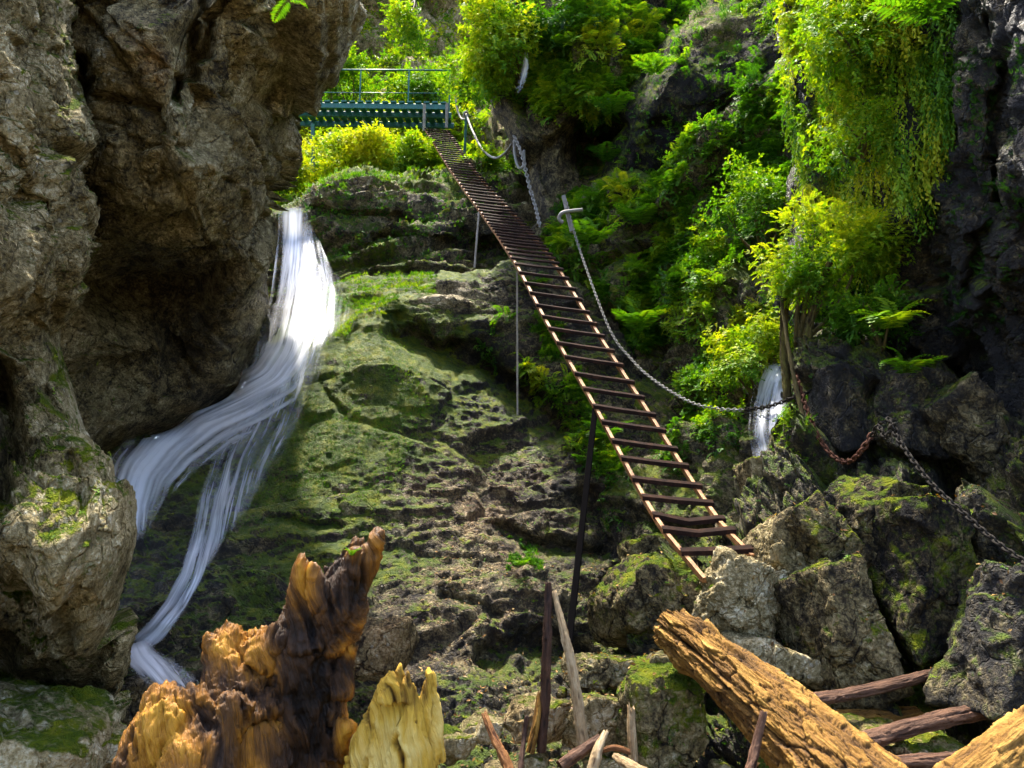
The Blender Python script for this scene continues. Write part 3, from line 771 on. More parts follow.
rock('ochre stone between the standing sticks', 536, 722, 5.2, (0.18, 0.2, 0.16), (0, 0, 30), 122, sub=5, planes=5, tone=0.6, moss=0.1, warm=0.5)
rock('flat tan slab leaning behind the pale stick', 592, 722, 5.3, (0.20, 0.1, 0.20), (0, 10, 0), 123, sub=5, planes=5, sharp=0.028, tone=0.6, moss=0.05, warm=0.4)
rock('rough wet rock ledge below the dark hollow', 610, 672, 6.4, (0.42, 0.3, 0.14), (0, 4, 0), 124, sub=6, tone=0.44, moss=0.1, warm=0.15)
rock('purple-brown rock behind the yellow stump', 375, 650, 6.3, (0.34, 0.3, 0.26), (0, 0, 0), 125, sub=5, tone=0.42, moss=-0.1, mossup=0.1, warm=0.5)

rs_ = np.random.RandomState(5)
EXCL = None
for k in range(46):
    if k < 26:
        x, y = rs_.uniform(450, 700), rs_.uniform(690, 790)
    else:
        x, y = rs_.uniform(690, 1000), rs_.uniform(690, 790)
    dd = 6.6 - (y - 690) / 100 * 1.9 + rs_.uniform(-.15, .15)
    s = rs_.uniform(0.04, 0.12)
    rock('small broken stone lying in the rubble between the logs', x, y, dd, (s * rs_.uniform(.8, 1.6), s, s * rs_.uniform(.6, 1)), tuple(rs_.uniform(-30, 30, 3)), 200 + k, sub=4, planes=6, sharp=0.07,
         tone=rs_.uniform(.4, .7), moss=rs_.uniform(-.1, .25), warm=rs_.uniform(0, .5), name='rubble_stone', group='stones in the rubble between the logs')

# ---------------------------------------------------------------- water
zs = depth_raster([slab, block], 4)


def stream(name, label, rows, solid, lift=0.10, dens=0.5, nu=40, nv=160, seed=0, depth=None, bulge=0.12, soft=0.18, cat='waterfall'):
    """rows: (x left, x right, y) down the flow"""
    rows = np.array(rows, float)
    L = np.concatenate([[0], np.cumsum(np.hypot(np.diff(rows[:, :2].mean(1)), np.diff(rows[:, 2])))])
    t = np.linspace(0, L[-1], nv)
    def sm(c):
        v = np.interp(t, L, c)
        k = np.ones(9) / 9
        return np.convolve(np.pad(v, 4, 'edge'), k, 'valid')
    xl, xr, yy = sm(rows[:, 0]), sm(rows[:, 1]), sm(rows[:, 2])
    u = np.linspace(0, 1, nu)
    px = xl[:, None] * (1 - u) + xr[:, None] * u
    py = np.repeat(yy[:, None], nu, 1)
    dx, dy = np.gradient((xl + xr) / 2), np.gradient(yy)
    nl = np.hypot(dx, dy)
    # shear rows so that they stay square to the flow
    py = py - (u[None] - .5) * (xr - xl)[:, None] * np.clip(dx / nl, -.85, .85)[:, None] * 0.55
    dn = np.interp(t, L, rows[:, 3]) if rows.shape[1] > 3 else np.full(nv, dens)
    if depth is not None:
        d = tps(depth)(px, py)
    else:
        d = np.min([solid(px + a, py + b) for a in (-10, -5, 0, 5, 10) for b in (-10, -5, 0, 5, 10)], 0)
        for _ in range(8):
            dp = np.pad(d, 3, 'edge')
            d = sum(dp[a:a + nv, b:b + nu] for a in range(7) for b in range(7)) / 49
        d = d - lift
    d = d - bulge * np.sin(np.pi * u)[None] ** 0.7
    fl = np.stack([(u[None] * (xr - xl)[:, None] / 60.0) + seed, np.repeat((t / 60.0)[:, None], nu, 1), np.zeros((nv, nu))], -1)
    P = W(px, py, d)
    flat = fl.reshape(-1, 3)
    st = fbm(flat * np.array([9, 0.5, 1]), seed + 3, 4)
    P = P.reshape(-1, 3) - FW * (st * 0.025)[:, None]
    ed = np.minimum(u, 1 - u)[None] / soft + fbm(flat * np.array([11, 0.5, 1]), seed + 9, 4).reshape(nv, nu) * 0.9
    ed = np.clip(ed, 0, 1) * np.clip(np.minimum(t / 10, (L[-1] - t) / 14), 0, 1)[:, None]
    ed = np.clip(ed, 0, 1)
    ii = np.arange(nu * nv).reshape(nv, nu)
    q = np.stack([ii[:-1, :-1].ravel(), ii[1:, :-1].ravel(), ii[1:, 1:].ravel(), ii[:-1, 1:].ravel()], 1)
    o = new_mesh(name, P, [q], M_WATER, True, {'flow': flat, 'edge': ed.ravel(), 'dens': np.repeat(dn, nu)})
    return tag(o, label, cat, kind='structure')


stream('waterfall', 'broad white upper fall pouring from the lip and bending left behind the pillar',
       [(278, 305, 205, .56), (278, 309, 222, .54), (277, 313, 240, .52), (275, 319, 260, .5), (272, 328, 283, .48), (268, 344, 304, .46), (264, 336, 325, .50), (257, 320, 350, .54), (240, 303, 375, .56), (200, 283, 402, .54), (158, 250, 424, .60), (128, 210, 447, .64), (106, 182, 472, .66), (96, 160, 502, .62), (92, 144, 540, .45)], zs, nu=64, nv=240, bulge=0.18, soft=0.46, lift=0.12)
stream('waterfall', 'thin side spray flaring right of the upper fall over the mossy ledge',
       [(298, 312, 222, .4), (304, 326, 258, .32), (310, 348, 292, .3), (306, 350, 314, .34), (300, 334, 340, .3)], zs, nu=30, nv=90, seed=5, bulge=0.05, lift=0.16, soft=.4)
stream('waterfall', 'lacy right strand sliding down the slab to the dark rock',
       [(256, 330, 340, .40), (246, 316, 380, .37), (230, 300, 420, .36), (210, 278, 460, .36), (198, 252, 500, .40), (190, 222, 540, .42), (180, 203, 575, .46), (164, 186, 605, .48), (144, 170, 630, .52), (124, 148, 648, .58)], zs, lift=0.16, nu=56, nv=240, seed=2, bulge=0.03, soft=.25)
stream('waterfall', 'short foaming tongue spilling over the dark rock at the end of the lacy strand',
       [(116, 150, 640, .6), (122, 158, 656, .58), (136, 178, 670, .5), (150, 198, 686, .36), (158, 210, 698, .2)], zs, nu=24, nv=60, seed=3, depth=[(120, 640, 6.5), (190, 640, 6.4), (150, 670, 5.95), (190, 700, 5.75)], bulge=0.03, soft=.3)
stream('waterfall', 'faint dripping veil on the slab between the two strands and the moss',
       [(226, 266, 440, .1), (218, 256, 490, .1), (210, 246, 545, .1), (214, 240, 600, .08)], zs, lift=0.05, nu=30, nv=90, seed=4, bulge=0.0, soft=.4)
zc = depth_raster([cliff_mid], 4)
stream('waterfall', 'bright white cascade dropping through the leaves on the right slope',
       [(764, 784, 362, .6), (754, 788, 385, .5), (750, 792, 405, .42), (748, 794, 430, .43), (752, 792, 452, .42), (756, 784, 476, .3)], zc, nu=36, nv=110, seed=6, bulge=0.04, soft=.3, lift=.22)
stream('waterfall', 'thin pale trickle beside the yellow bush at the top centre',
       [(523, 529, 48, .6), (522, 530, 64, .55), (518, 528, 80, .45), (513, 521, 95, .35)], zs, nu=12, nv=50, seed=7, depth=[(520, 40, 14.0), (530, 100, 13.9), (510, 90, 14.0)], bulge=0.03, soft=.4)

# ---------------------------------------------------------------- ladder
LR = [(425, 129, 19.9), (453, 174, 16.1), (484, 217, 13.7), (513, 260, 11.3), (550, 329, 9.7), (592.5, 403, 8.6), (642.7, 496, 7.35), (664, 531, 6.75), (686, 558, 6.4)]
RR = [(447, 131, 19.9), (479, 177, 16.1), (519, 221, 13.7), (555, 265, 11.3), (599, 336, 9.7), (647, 411, 8.6), (705, 502, 7.35), (728, 532, 6.75), (750, 555, 6.4)]


def dense(pts):
    p = np.array([W(*q) for q in pts])
    e = np.concatenate([[2 * p[0] - p[1]], p, [2 * p[-1] - p[-2]]])
    out = []
    for i in range(len(p) - 1):
        t = np.linspace(0, 1, 40, endpoint=False)[:, None]
        a, b, c, d = e[i:i + 4]
        out.append(0.5 * (2 * b + (c - a) * t + (2 * a - 5 * b + 4 * c - d) * t ** 2 + (3 * b - a - 3 * c + d) * t ** 3))
    return np.concatenate(out + [p[-1:]])


_l, _r = dense(LR), dense(RR)
_m = (_l + _r) / 2
_L = np.concatenate([[0], np.cumsum(np.linalg.norm(np.diff(_m, axis=0), axis=1))])
_s = np.linspace(0, _L[-1], 400)
lp = np.stack([np.interp(_s, _L, _l[:, i]) for i in range(3)], 1)
rp = np.stack([np.interp(_s, _L, _r[:, i]) for i in range(3)], 1)
lad = empty('steel_ladder', W(716, 560, 6.3), 'long rusty steel ladder with dark rungs climbing from the boulders to the footbridge', 'ladder')
for pth in (lp, rp):
    mb = MB()
    tube = np.concatenate([pth[::8], pth[-1:], pth[-1:] + (pth[-1:] - pth[-9:-8]) * (0.9 if pth is lp else 0.1)])
    tan = np.gradient(tube, axis=0)
    tan /= np.linalg.norm(tan, axis=1)[:, None]
    nrm = np.cross(RT, tan)
    nrm /= np.linalg.norm(nrm, axis=1)[:, None]
    w_, h_ = 0.034, 0.05
    prof = [(-1, -1), (1, -1), (1, 1), (-1, 1)]
    V = np.concatenate([[tube[i] + RT * a * w_ / 2 + nrm[i] * b * h_ / 2 for a, b in prof] for i in range(len(tube))])
    q = [(i * 4 + k, i * 4 + (k + 1) % 4, i * 4 + 4 + (k + 1) % 4, i * 4 + 4 + k) for i in range(len(tube) - 1) for k in range(4)] + [(3, 2, 1, 0), tuple(len(V) - 4 + k for k in range(4))]
    mb.add(V, q)
    V, fs = mb.data()
    part('rail', V, fs, M_RAIL, lad, False)
mid = (lp + rp) / 2
Lm = np.concatenate([[0], np.cumsum(np.linalg.norm(np.diff(mid, axis=0), axis=1))])
total = Lm[-1]
pos, yy_of = [], []
s_at = total - 0.04
while s_at > 0.15:
    pos.append(s_at)
    yy = proj(mid[int(np.interp(s_at, Lm, np.arange(400)))][None])[1][0]
    yy_of.append(yy)
    s_at -= 0.30 if yy > 275 else 0.215
for k, s in enumerate(pos):
    i = int(np.interp(s, Lm, np.arange(400)))
    i = min(max(i, 1), 398)
    a, b = lp[i], rp[i]
    tan = mid[i + 1] - mid[i - 1]
    tan /= -np.linalg.norm(tan)
    tan = -tan
    nrm = np.cross(RT, tan)
    nrm /= np.linalg.norm(nrm)
    if nrm @ (CAM - mid[i]) < 0:
        nrm = -nrm
    ax = (b - a) / np.linalg.norm(b - a)
    dip = {1: 0.03, 2: 0.045}.get(k, 0.004)
    n_ = 13
    ts = np.linspace(-0.05, 1.09, n_)
    mb = MB()
    # angle iron: a flat tread and a front lip hanging from it
    tread_d, lip = (0.062, 0.038) if yy_of[k] > 275 else (0.10, 0.022)
    rise = 0.032 if yy_of[k] > 275 else 0.06
    back_dir = np.array([0, 1.0, 0.0])
    ctr = [a + (b - a) * t + nrm * 0.035 - UPV * dip * (1 - abs(2 * min(max(t, 0), 1) - 1)) * (1 if k == 2 else 1) for t in ts]
    prof = [(-0.03, 0.0), (tread_d - 0.03, rise), (tread_d - 0.03, rise - 0.008), (-0.022, -0.008), (-0.022, -lip), (-0.03, -lip)]
    V = np.array([c + back_dir * p + UPV * r for c in ctr for p, r in prof])
    m_ = len(prof)
    q = [(j * m_ + e, j * m_ + (e + 1) % m_, (j + 1) * m_ + (e + 1) % m_, (j + 1) * m_ + e) for j in range(n_ - 1) for e in range(m_)]
    caps = []
    for o_ in (0, (n_ - 1) * m_):
        caps += [(o_, o_ + 1, o_ + 2, o_ + 3), (o_, o_ + 3, o_ + 4, o_ + 5)]
    mb.add(V, q + caps)
    V, fs = mb.data()
    lab = {1: 'rung bent into a shallow dip', 2: 'rung bent down in the middle'}.get(k)
    part('rung', V, fs, M_RUNG, lad, False, label=lab)
mb = MB()
for p, q_, w_ in (((595, 410, 8.55), (567, 660, 6.75), 0.062),):
    mb.bar(W(*p), W(*q_), w_, w_, RT)
V, fs = mb.data()
part('support_post', V, fs, M_BLACK, lad, False, label='black leaning prop under the lower half')
mb = MB()
mb.bar(W(517, 272, 11.2), W(517.5, 425, 10.6), 0.026, 0.026, RT)
V, fs = mb.data()
part('support_post', V, fs, M_DULL, lad, False, label='thin pale vertical prop')
mb = MB()
mb.bar(W(479, 212, 14.0), W(474.5, 268, 13.6), 0.034, 0.034, RT)
V, fs = mb.data()
part('support_post', V, fs, M_DULL, lad, False, label='short pale prop near the top')
for p, q_ in (((424, 131, 19.8), (424.5, 104, 19.8)), ((446.5, 128, 19.8), (447, 103, 19.8))):
    mb = MB()
    mb.bar(W(*p), W(*q_), 0.07, 0.07, RT)
    V, fs = mb.data()
    part('end_post', V, fs, M_PALEM, lad, False)

# ---------------------------------------------------------------- footbridge
A, B = W(285, 98.5, 20.3), W(449, 100.5, 20.0)
br = empty('footbridge', (A + B) / 2, 'green steel footbridge with a slatted deck and thin railing at the top of the ladder', 'footbridge')
ax = (B - A) / np.linalg.norm(B - A)
side = np.cross(UPV, ax)
side /= np.linalg.norm(side)
Lb = np.linalg.norm(B - A)
WD = 0.95
if side[1] < 0:
    side = -side
for off, dz in ((0.03, -0.17), (WD * 0.45, -0.17), (WD - 0.03, -0.17)):
    mb = MB()
    mb.bar(A + side * off + UPV * dz, B + side * off + UPV * dz, 0.06, 0.15)
    V, fs = mb.data()
    part('beam', V, fs, M_GREEN, br, False)
mb = MB()
s = 0.05
rs_ = np.random.RandomState(2)
while s < Lb:
    c = A + ax * s + UPV * (-0.07 + rs_.uniform(-.006, .006))
    mb.bar(c - side * 0.04, c + side * (WD + 0.04), 0.145, 0.04)
    s += 0.212
V, fs = mb.data()
part('deck', V, fs, M_GREEN, br, False)
for (pa, pb, w_) in ((0.0, 1.0, 0.045),):
    pass
for hgt in (1.42, 0.74):
    mb = MB()
    mb.tube([A + side * (WD - .05) + UPV * hgt, B + side * (WD - .05) + UPV * hgt + UPV * 0.02 - ax * (0 if hgt > .8 else .2)], 0.022 if hgt > .8 else .013, 8)
    V, fs = mb.data()
    part('handrail', V, fs, M_GREEN, br, True)
for f in (0.10, 0.40, 0.71, 0.97):
    mb = MB()
    p = A + ax * Lb * f + side * (WD - .05)
    mb.bar(p - UPV * 0.1, p + UPV * 1.42, 0.036, 0.036, RT)
    V, fs = mb.data()
    part('railing_post', V, fs, M_GREEN, br, False)
mb = MB()
p = W(313, 124, 20.2)
mb.bar(p, W(313, 172, 20.2), 0.09, 0.09, RT)
V, fs = mb.data()
part('support_post', V, fs, M_GREEN, br, False)


# ---------------------------------------------------------------- chains
def chain(label, pts, link, wire, mat, group=None):
    """pts: (px, py, d)"""
    P = np.array([W(*p) for p in pts])
    Ln = path_len(spline(P, 300))
    nl = max(3, int(Ln / (link * 0.72)))
    c = spline(P, nl + 1)
    mb = MB()
    no, ni = 10, 5
    for i in range(nl):
        a, b = c[i], c[i + 1]
        z = (b - a) / np.linalg.norm(b - a)
        x = np.cross(z, UPV if abs(z[2]) < .9 else RT)
        x /= np.linalg.norm(x)
        y = np.cross(z, x)
        if i % 2:
            x, y = y, -x
        m = (a + b) / 2
        V = []
        for k in range(no):
            th = 2 * math.pi * k / no
            ctr = m + z * math.cos(th) * link * 0.5 + x * math.sin(th) * link * 0.30
            rad = (z * math.cos(th) + x * math.sin(th))
            for j in range(ni):
                ph = 2 * math.pi * j / ni
                V.append(ctr + wire * (rad * math.cos(ph) + y * math.sin(ph)))
        q = [(k * ni + j, k * ni + (j + 1) % ni, ((k + 1) % no) * ni + (j + 1) % ni, ((k + 1) % no) * ni + j) for k in range(no) for j in range(ni)]
        mb.add(V, q)
    V, fs = mb.data()
    o = new_mesh('chain', V, fs, mat, True)
    return tag(o, label, 'chain', group)


chain('long pale chain sagging from the hooped peg past the right side of the ladder', [(566, 200, 11.4), (573, 228, 11.2), (585, 265, 10.8), (610, 330, 10.0), (632, 360, 9.6), (655, 381, 9.2), (690, 402, 8.7), (720, 409, 8.4), (745, 410, 8.15)], 0.052, 0.0062, M_PALEM)
chain('dark chain crossing in front of the small white cascade', [(745, 410, 8.12), (770, 406, 7.85), (795, 397, 7.6), (822, 388, 7.45)], 0.055, 0.0075, M_CHAIN)
chain('rusty reddish chain drooping against the dark blocks', [(792, 362, 7.7), (803, 398, 7.3), (816, 432, 7.0), (832, 455, 6.75), (848, 462, 6.5), (862, 450, 6.3), (872, 434, 6.3)], 0.062, 0.010, M_RUSTC)
chain('heavy grey chain hanging down to the right edge', [(888, 418, 6.0), (902, 445, 5.75), (930, 482, 5.4), (962, 512, 5.1), (1000, 545, 4.8), (1040, 572, 4.5)], 0.055, 0.008, M_CHAIN)
chain('short tangle of grey links beside the top of the heavy chain', [(872, 436, 6.2), (878, 426, 6.1), (886, 438, 5.95), (893, 424, 5.9), (898, 434, 5.85)], 0.055, 0.008, M_CHAIN)


def rope(label, pts, rad, mat):
    P = spline([W(*p) for p in pts], 60)
    mb = MB()
    mb.tube(P, rad, 7)
    V, fs = mb.data()
    return tag(new_mesh('cable', V, fs, mat, True), label, 'cable')


rope('white cable drooping from the bush to the green post', [(455, 92, 19.6), (457, 108, 19.5), (461, 118, 19.3), (466, 119, 19.0)], 0.022, M_PALEM)
rope('white cable swagged from the green post to the dark spur', [(466, 114, 18.9), (473, 132, 18.2), (483, 150, 17.4), (495, 158, 16.6), (506, 152, 15.8), (514, 140, 14.9)], 0.026, M_PALEM)
rope('white loop hanging on the edge of the dark spur', [(514, 140, 14.4), (515, 156, 14.3), (519, 168, 14.2), (524, 164, 14.2), (524, 150, 14.2)], 0.024, M_PALEM)
chain('pale chain running down the edge of the dark spur', [(514, 136, 14.3), (522, 155, 14.0), (529, 185, 13.7), (535, 205, 13.4), (540, 226, 13.0)], 0.09, 0.012, M_PALEM)
post = empty('cable_post', W(465, 150, 18.9), 'slim green post carrying the white cables beside the ladder top', 'post')
mb = MB()
mb.bar(W(464.5, 156, 18.9), W(466.5, 114, 18.9), 0.06, 0.06, RT)
V, fs = mb.data()
part('shaft', V, fs, M_GREEN, post, False)
mb = MB()
mb.tube(spline([W(463.5, 118, 18.86), W(464.5, 113, 18.84), W(467, 112, 18.84), W(468.5, 117, 18.86)], 16), 0.03, 6)
V, fs = mb.data()
part('hook', V, fs, M_PALEM, post, True)
peg = empty('anchor_peg', W(572, 226, 11.3), 'pale steel peg with a bent hoop driven into the fern ledge', 'anchor peg')
mb = MB()
mb.bar(W(563.5, 196, 11.45), W(572, 232, 11.3), 0.055, 0.055, RT)
V, fs = mb.data()
part('shaft', V, fs, M_PALEM, peg, False)
mb = MB()
mb.tube(spline([W(582, 210, 11.4), W(572, 211, 11.32), W(562, 213, 11.28), W(559, 219, 11.28), (W(563, 223, 11.28))], 24), 0.028, 7)
V, fs = mb.data()
part('hoop', V, fs, M_PALEM, peg, True)


# ---------------------------------------------------------------- wood
def grain_attr(n, ang, ln, r):
    return np.stack([np.cos(ang) * r, ln, np.sin(ang) * r], 1)


def log(name, label, cat, pts, radii, mat, nl=260, na=120, seed=0, bark=0.02, crack=0.03, knots=0, ragged=(0.0, 0.0), tone=0.0, moss=0.0, flat=1.0, root=None, tonedir=None):
    """trunk with lengthwise splits; pts (px, py, d)"""
    P = spline([W(*p) for p in pts], nl)
    Ls = np.concatenate([[0], np.cumsum(np.linalg.norm(np.diff(P, axis=0), axis=1))])
    rad = np.interp(Ls / Ls[-1], np.linspace(0, 1, len(radii)), radii)
    tan = np.gradient(P, axis=0)
    tan /= np.linalg.norm(tan, axis=1)[:, None]
    x = np.cross(tan[0], UPV if abs(tan[0][2]) < 0.9 else RT)
    X, Y = [], []
    for i in range(nl):
        x = x - tan[i] * (x @ tan[i])
        x /= np.linalg.norm(x)
        X.append(x)
        Y.append(np.cross(tan[i], x))
    X, Y = np.array(X), np.array(Y)
    ang = np.linspace(0, 2 * math.pi, na, endpoint=False)
    A_, L_ = np.meshgrid(ang, Ls)
    r0 = np.repeat(rad[:, None], na, 1)
    rm = float(np.mean(radii))
    base = np.stack([np.cos(A_) * rm, L_, np.sin(A_) * rm], -1).reshape(-1, 3)
    lo = fbm(base * np.array([3.0, 1.2, 3.0]) / (rm * 4), seed, 3)
    fi = fbm(base * np.array([14, 1.1, 14]) / (rm * 4), seed + 4, 4, True)
    f2 = fbm(base * np.array([34, 5.0, 34]) / (rm * 4), seed + 8, 3, True)
    ck = np.clip(-fbm(base * np.array([9, 0.8, 9]) / (rm * 4) + 5, seed + 12, 3) - 0.12, 0, 1)
    wb = base + np.stack([fbm(base * 9, seed + 40 + i, 3) for i in range(3)], 1) * 0.02
    pf, pc = facets(wb / np.array([0.042, 0.24, 0.042]) + seed, seed + 60, 30)
    pf2, pc2 = facets(wb / np.array([0.013, 0.085, 0.013]) + seed, seed + 61, 30)
    pl = min(1.0, rm / 0.15)
    plate = (0.020 * pf + 0.008 * pf2 - 0.012 * pc - 0.004 * pc2) * pl
    r = r0.ravel() * (1 + 0.22 * lo) + bark * fi + bark * 0.5 * f2 - crack * 2.2 * ck + plate
    for k in range(knots):
        rs = np.random.RandomState(seed * 10 + k)
        ka, kl = rs.uniform(0, 6.28), rs.uniform(0.1, 0.9) * Ls[-1]
        da = np.angle(np.exp(1j * (A_.ravel() - ka))) * rm
        r += 0.25 * rm * np.exp(-((da / (rm * .35)) ** 2 + ((L_.ravel() - kl) / (rm * .5)) ** 2))
    r = np.clip(r, 0.004, None)
    # ragged ends: push the end rings along the axis
    end = np.zeros(nl * na)
    tl = (L_ / Ls[-1]).ravel()
    jag = fbm(np.stack([np.cos(A_).ravel(), np.sin(A_).ravel(), np.zeros(nl * na)], 1) * 2.3, seed + 20, 4)
    end += ragged[0] * jag * np.clip(1 - tl * 5, 0, 1) + ragged[1] * jag * np.clip(1 - (1 - tl) * 5, 0, 1)
    V = np.repeat(P, na, 0) + (np.cos(A_).ravel() * r)[:, None] * np.repeat(X, na, 0) + (np.sin(A_).ravel() * r * flat)[:, None] * np.repeat(Y, na, 0) + np.repeat(tan, na, 0) * end[:, None]
    ii = np.arange(nl * na).reshape(nl, na)
    jj = np.roll(ii, -1, 1)
    q = np.stack([ii[:-1].ravel(), jj[:-1].ravel(), jj[1:].ravel(), ii[1:].ravel()], 1)
    # hollowed broken ends
    ext, qq = [], []
    gr = [base]
    cnt = nl * na
    for e_, sgn in ((0, 1), (nl - 1, -1)):
        prev = ii[e_]
        cen = V[prev].mean(0)
        for s_, dp in ((0.8, 0.02), (0.5, 0.05), (0.15, 0.06)):
            ring = cen + (V[ii[e_]] - cen) * s_ + tan[e_] * sgn * dp * rm * 6 * 0.3
            ring = ring + tan[e_] * (fbm(ring * 14, seed + 30, 3) * 0.10 * rm)[:, None]
            ext.append(ring)
            gr.append(base[ii[e_]] * np.array([s_, 1, s_]))
            new = np.arange(cnt, cnt + na)
            cnt += na
            qq.append(np.stack([prev, np.roll(prev, -1), np.roll(new, -1), new], 1) if sgn < 0 else np.stack([np.roll(prev, -1), prev, new, np.roll(new, -1)], 1))
            prev = new
    V = np.concatenate([V] + ext)
    gr = np.concatenate(gr)
    tn = np.full(len(V), tone)
    tn[:nl * na] += np.clip(lo * 0.12 - ck * 0.6 + (pf * 0.13 - pc * 0.16 - pc2 * 0.08) * pl, -0.34, 0.15)
    tn[nl * na:] -= 0.10
    at = {'grain': gr, 'tone': tn, 'moss': np.full(len(V), moss - 0.35)}
    if root is not None:
        return part(name, V, [q] + qq, mat, root, True, at, label)
    o = new_mesh(name, V, [q] + qq, mat, True, at)
    c = V.mean(0)
    o.location = Vector(c)
    o.data.transform(Matrix.Translation(-Vector(c)))
    return tag(o, label, cat)


log('fallen_log', 'thick golden fallen log slanting down to the right with its bark split', 'log', [(672, 628, 5.25), (730, 675, 4.75), (800, 738, 4.25), (880, 812, 3.75), (930, 860, 3.45)], [0.13, 0.165, 0.20, 0.23, 0.25], M_GOLD, nl=520, na=260, seed=1, bark=0.012, crack=0.05, knots=3, ragged=(0.10, 0), tone=0.03, moss=-0.05)
log('stick', 'upright dark brown stick, taller of the two standing sticks', 'stick', [(548, 583, 5.0), (547, 640, 4.9), (545, 700, 4.85), (541, 752, 4.8)], [0.018, 0.027, 0.03, 0.026], M_BROWNW, 160, 24, 2, 0.003, 0.004, 2, (0.03, 0))
log('stick', 'pale bleached stick leaning left beside the upright dark one', 'stick', [(554, 592, 5.3), (566, 640, 5.15), (576, 690, 5.05), (583, 745, 4.95)], [0.014, 0.028, 0.033, 0.034], M_PALEW, 160, 24, 3, 0.003, 0.004, 2, (0.03, 0), 0.05)
log('stick', 'reddish broken stick poking up left of the standing sticks', 'stick', [(484, 713, 4.6), (493, 735, 4.5), (505, 760, 4.4), (516, 790, 4.3)], [0.016, 0.022, 0.026, 0.03], M_REDW, 120, 24, 4, 0.003, 0.004, 1, (0.03, 0), 0.05)
log('stick', 'short dark branch lying across the rubble left of the pale stick', 'stick', [(560, 766, 4.5), (580, 752, 4.55), (600, 738, 4.6)], [0.034, 0.03, 0.02], M_BROWNW, 100, 24, 5, 0.003, 0.004, 1, (0.03, 0.03), 0.1)
log('stick', 'light tan splinter standing in the rubble below the pale stick', 'stick', [(606, 732, 4.6), (597, 752, 4.5), (588, 790, 4.4)], [0.014, 0.028, 0.03], M_PALEW, 100, 24, 6, 0.004, 0.004, 0, (0.04, 0), 0.05)
log('stick', 'small brown twig lying flat right of the tan splinter', 'stick', [(600, 751, 4.6), (614, 748, 4.6), (630, 752, 4.6)], [0.012, 0.017, 0.014], M_REDW, 60, 16, 7, 0.002, 0.003, 0, (0.02, 0.02))
log('stick', 'greyish purple stick end at the bottom edge of the rubble', 'stick', [(616, 757, 4.4), (632, 766, 4.2), (650, 776, 4.05)], [0.022, 0.026, 0.028], M_PALEW, 80, 20, 8, 0.002, 0.003, 0, (0.02, 0))
log('stick', 'weathered grey plank end standing against the mossy boulder', 'stick', [(631, 708, 4.75), (632, 735, 4.7), (634, 775, 4.65)], [0.036, 0.045, 0.046], M_PALEW, 120, 32, 9, 0.006, 0.008, 0, (0.06, 0), 0.02, 0.0, 0.5)
log('stick', 'thin dark branch propped against the underside of the fallen log', 'stick', [(764, 712, 4.05), (757, 740, 4.0), (748, 780, 3.9)], [0.016, 0.022, 0.024], M_BROWNW, 100, 24, 10, 0.003, 0.004, 0, (0.03, 0), 0.14)
log('stick', 'thin stick leaning beside the lower dark stick in the rubble', 'stick', [(527, 716, 4.8), (524, 738, 4.75), (520, 772, 4.6)], [0.012, 0.014, 0.016], M_BROWNW, 80, 16, 11, 0.002, 0.003, 0, (0.02, 0))
log('broken_plank', 'yellow broken plank standing behind the upright dark stick', 'plank', [(540, 694, 4.9), (537, 720, 4.85), (530, 752, 4.8)], [0.05, 0.06, 0.065], M_GOLD, 120, 40, 12, 0.008, 0.008, 0, (0.12, 0), 0.02, 0.1, 0.35)
beams = [('upper dark reddish beam, its end pointing up right over the rubble', [(812, 700, 4.9), (870, 690, 5.0), (946, 670, 5.2)], 0.05),
         ('middle dark reddish beam, the thickest of the three beside the log', [(862, 742, 4.55), (930, 722, 4.65), (1000, 706, 4.8)], 0.065),
         ('lowest dark beam lying nearly level behind the log', [(880, 764, 4.4), (940, 760, 4.45), (990, 756, 4.5)], 0.05)]
for i, (lab, pts, r_) in enumerate(beams):
    log('timber_beam', lab, 'beam', pts, [r_, r_, r_ * .9], M_BROWNW, 160, 48, 20 + i, 0.004, 0.008, 0, (0.05, 0.08), 0.12, 0, 0.7)
log('fallen_log', 'pale log end cut off by the bottom right corner', 'log', [(1046, 725, 3.5), (1010, 756, 3.3), (960, 800, 3.1)], [0.10, 0.11, 0.12], M_GOLD, 200, 100, 30, 0.008, 0.03, 1, (0.02, 0), 0.1)
log('fallen_log', 'short log lying in the shadow behind the beams', 'log', [(790, 722, 5.4), (850, 728, 5.3), (920, 722, 5.3)], [0.09, 0.1, 0.09], M_GOLD, 160, 60, 31, 0.008, 0.03, 1, (0.04, 0.04), 0.0)


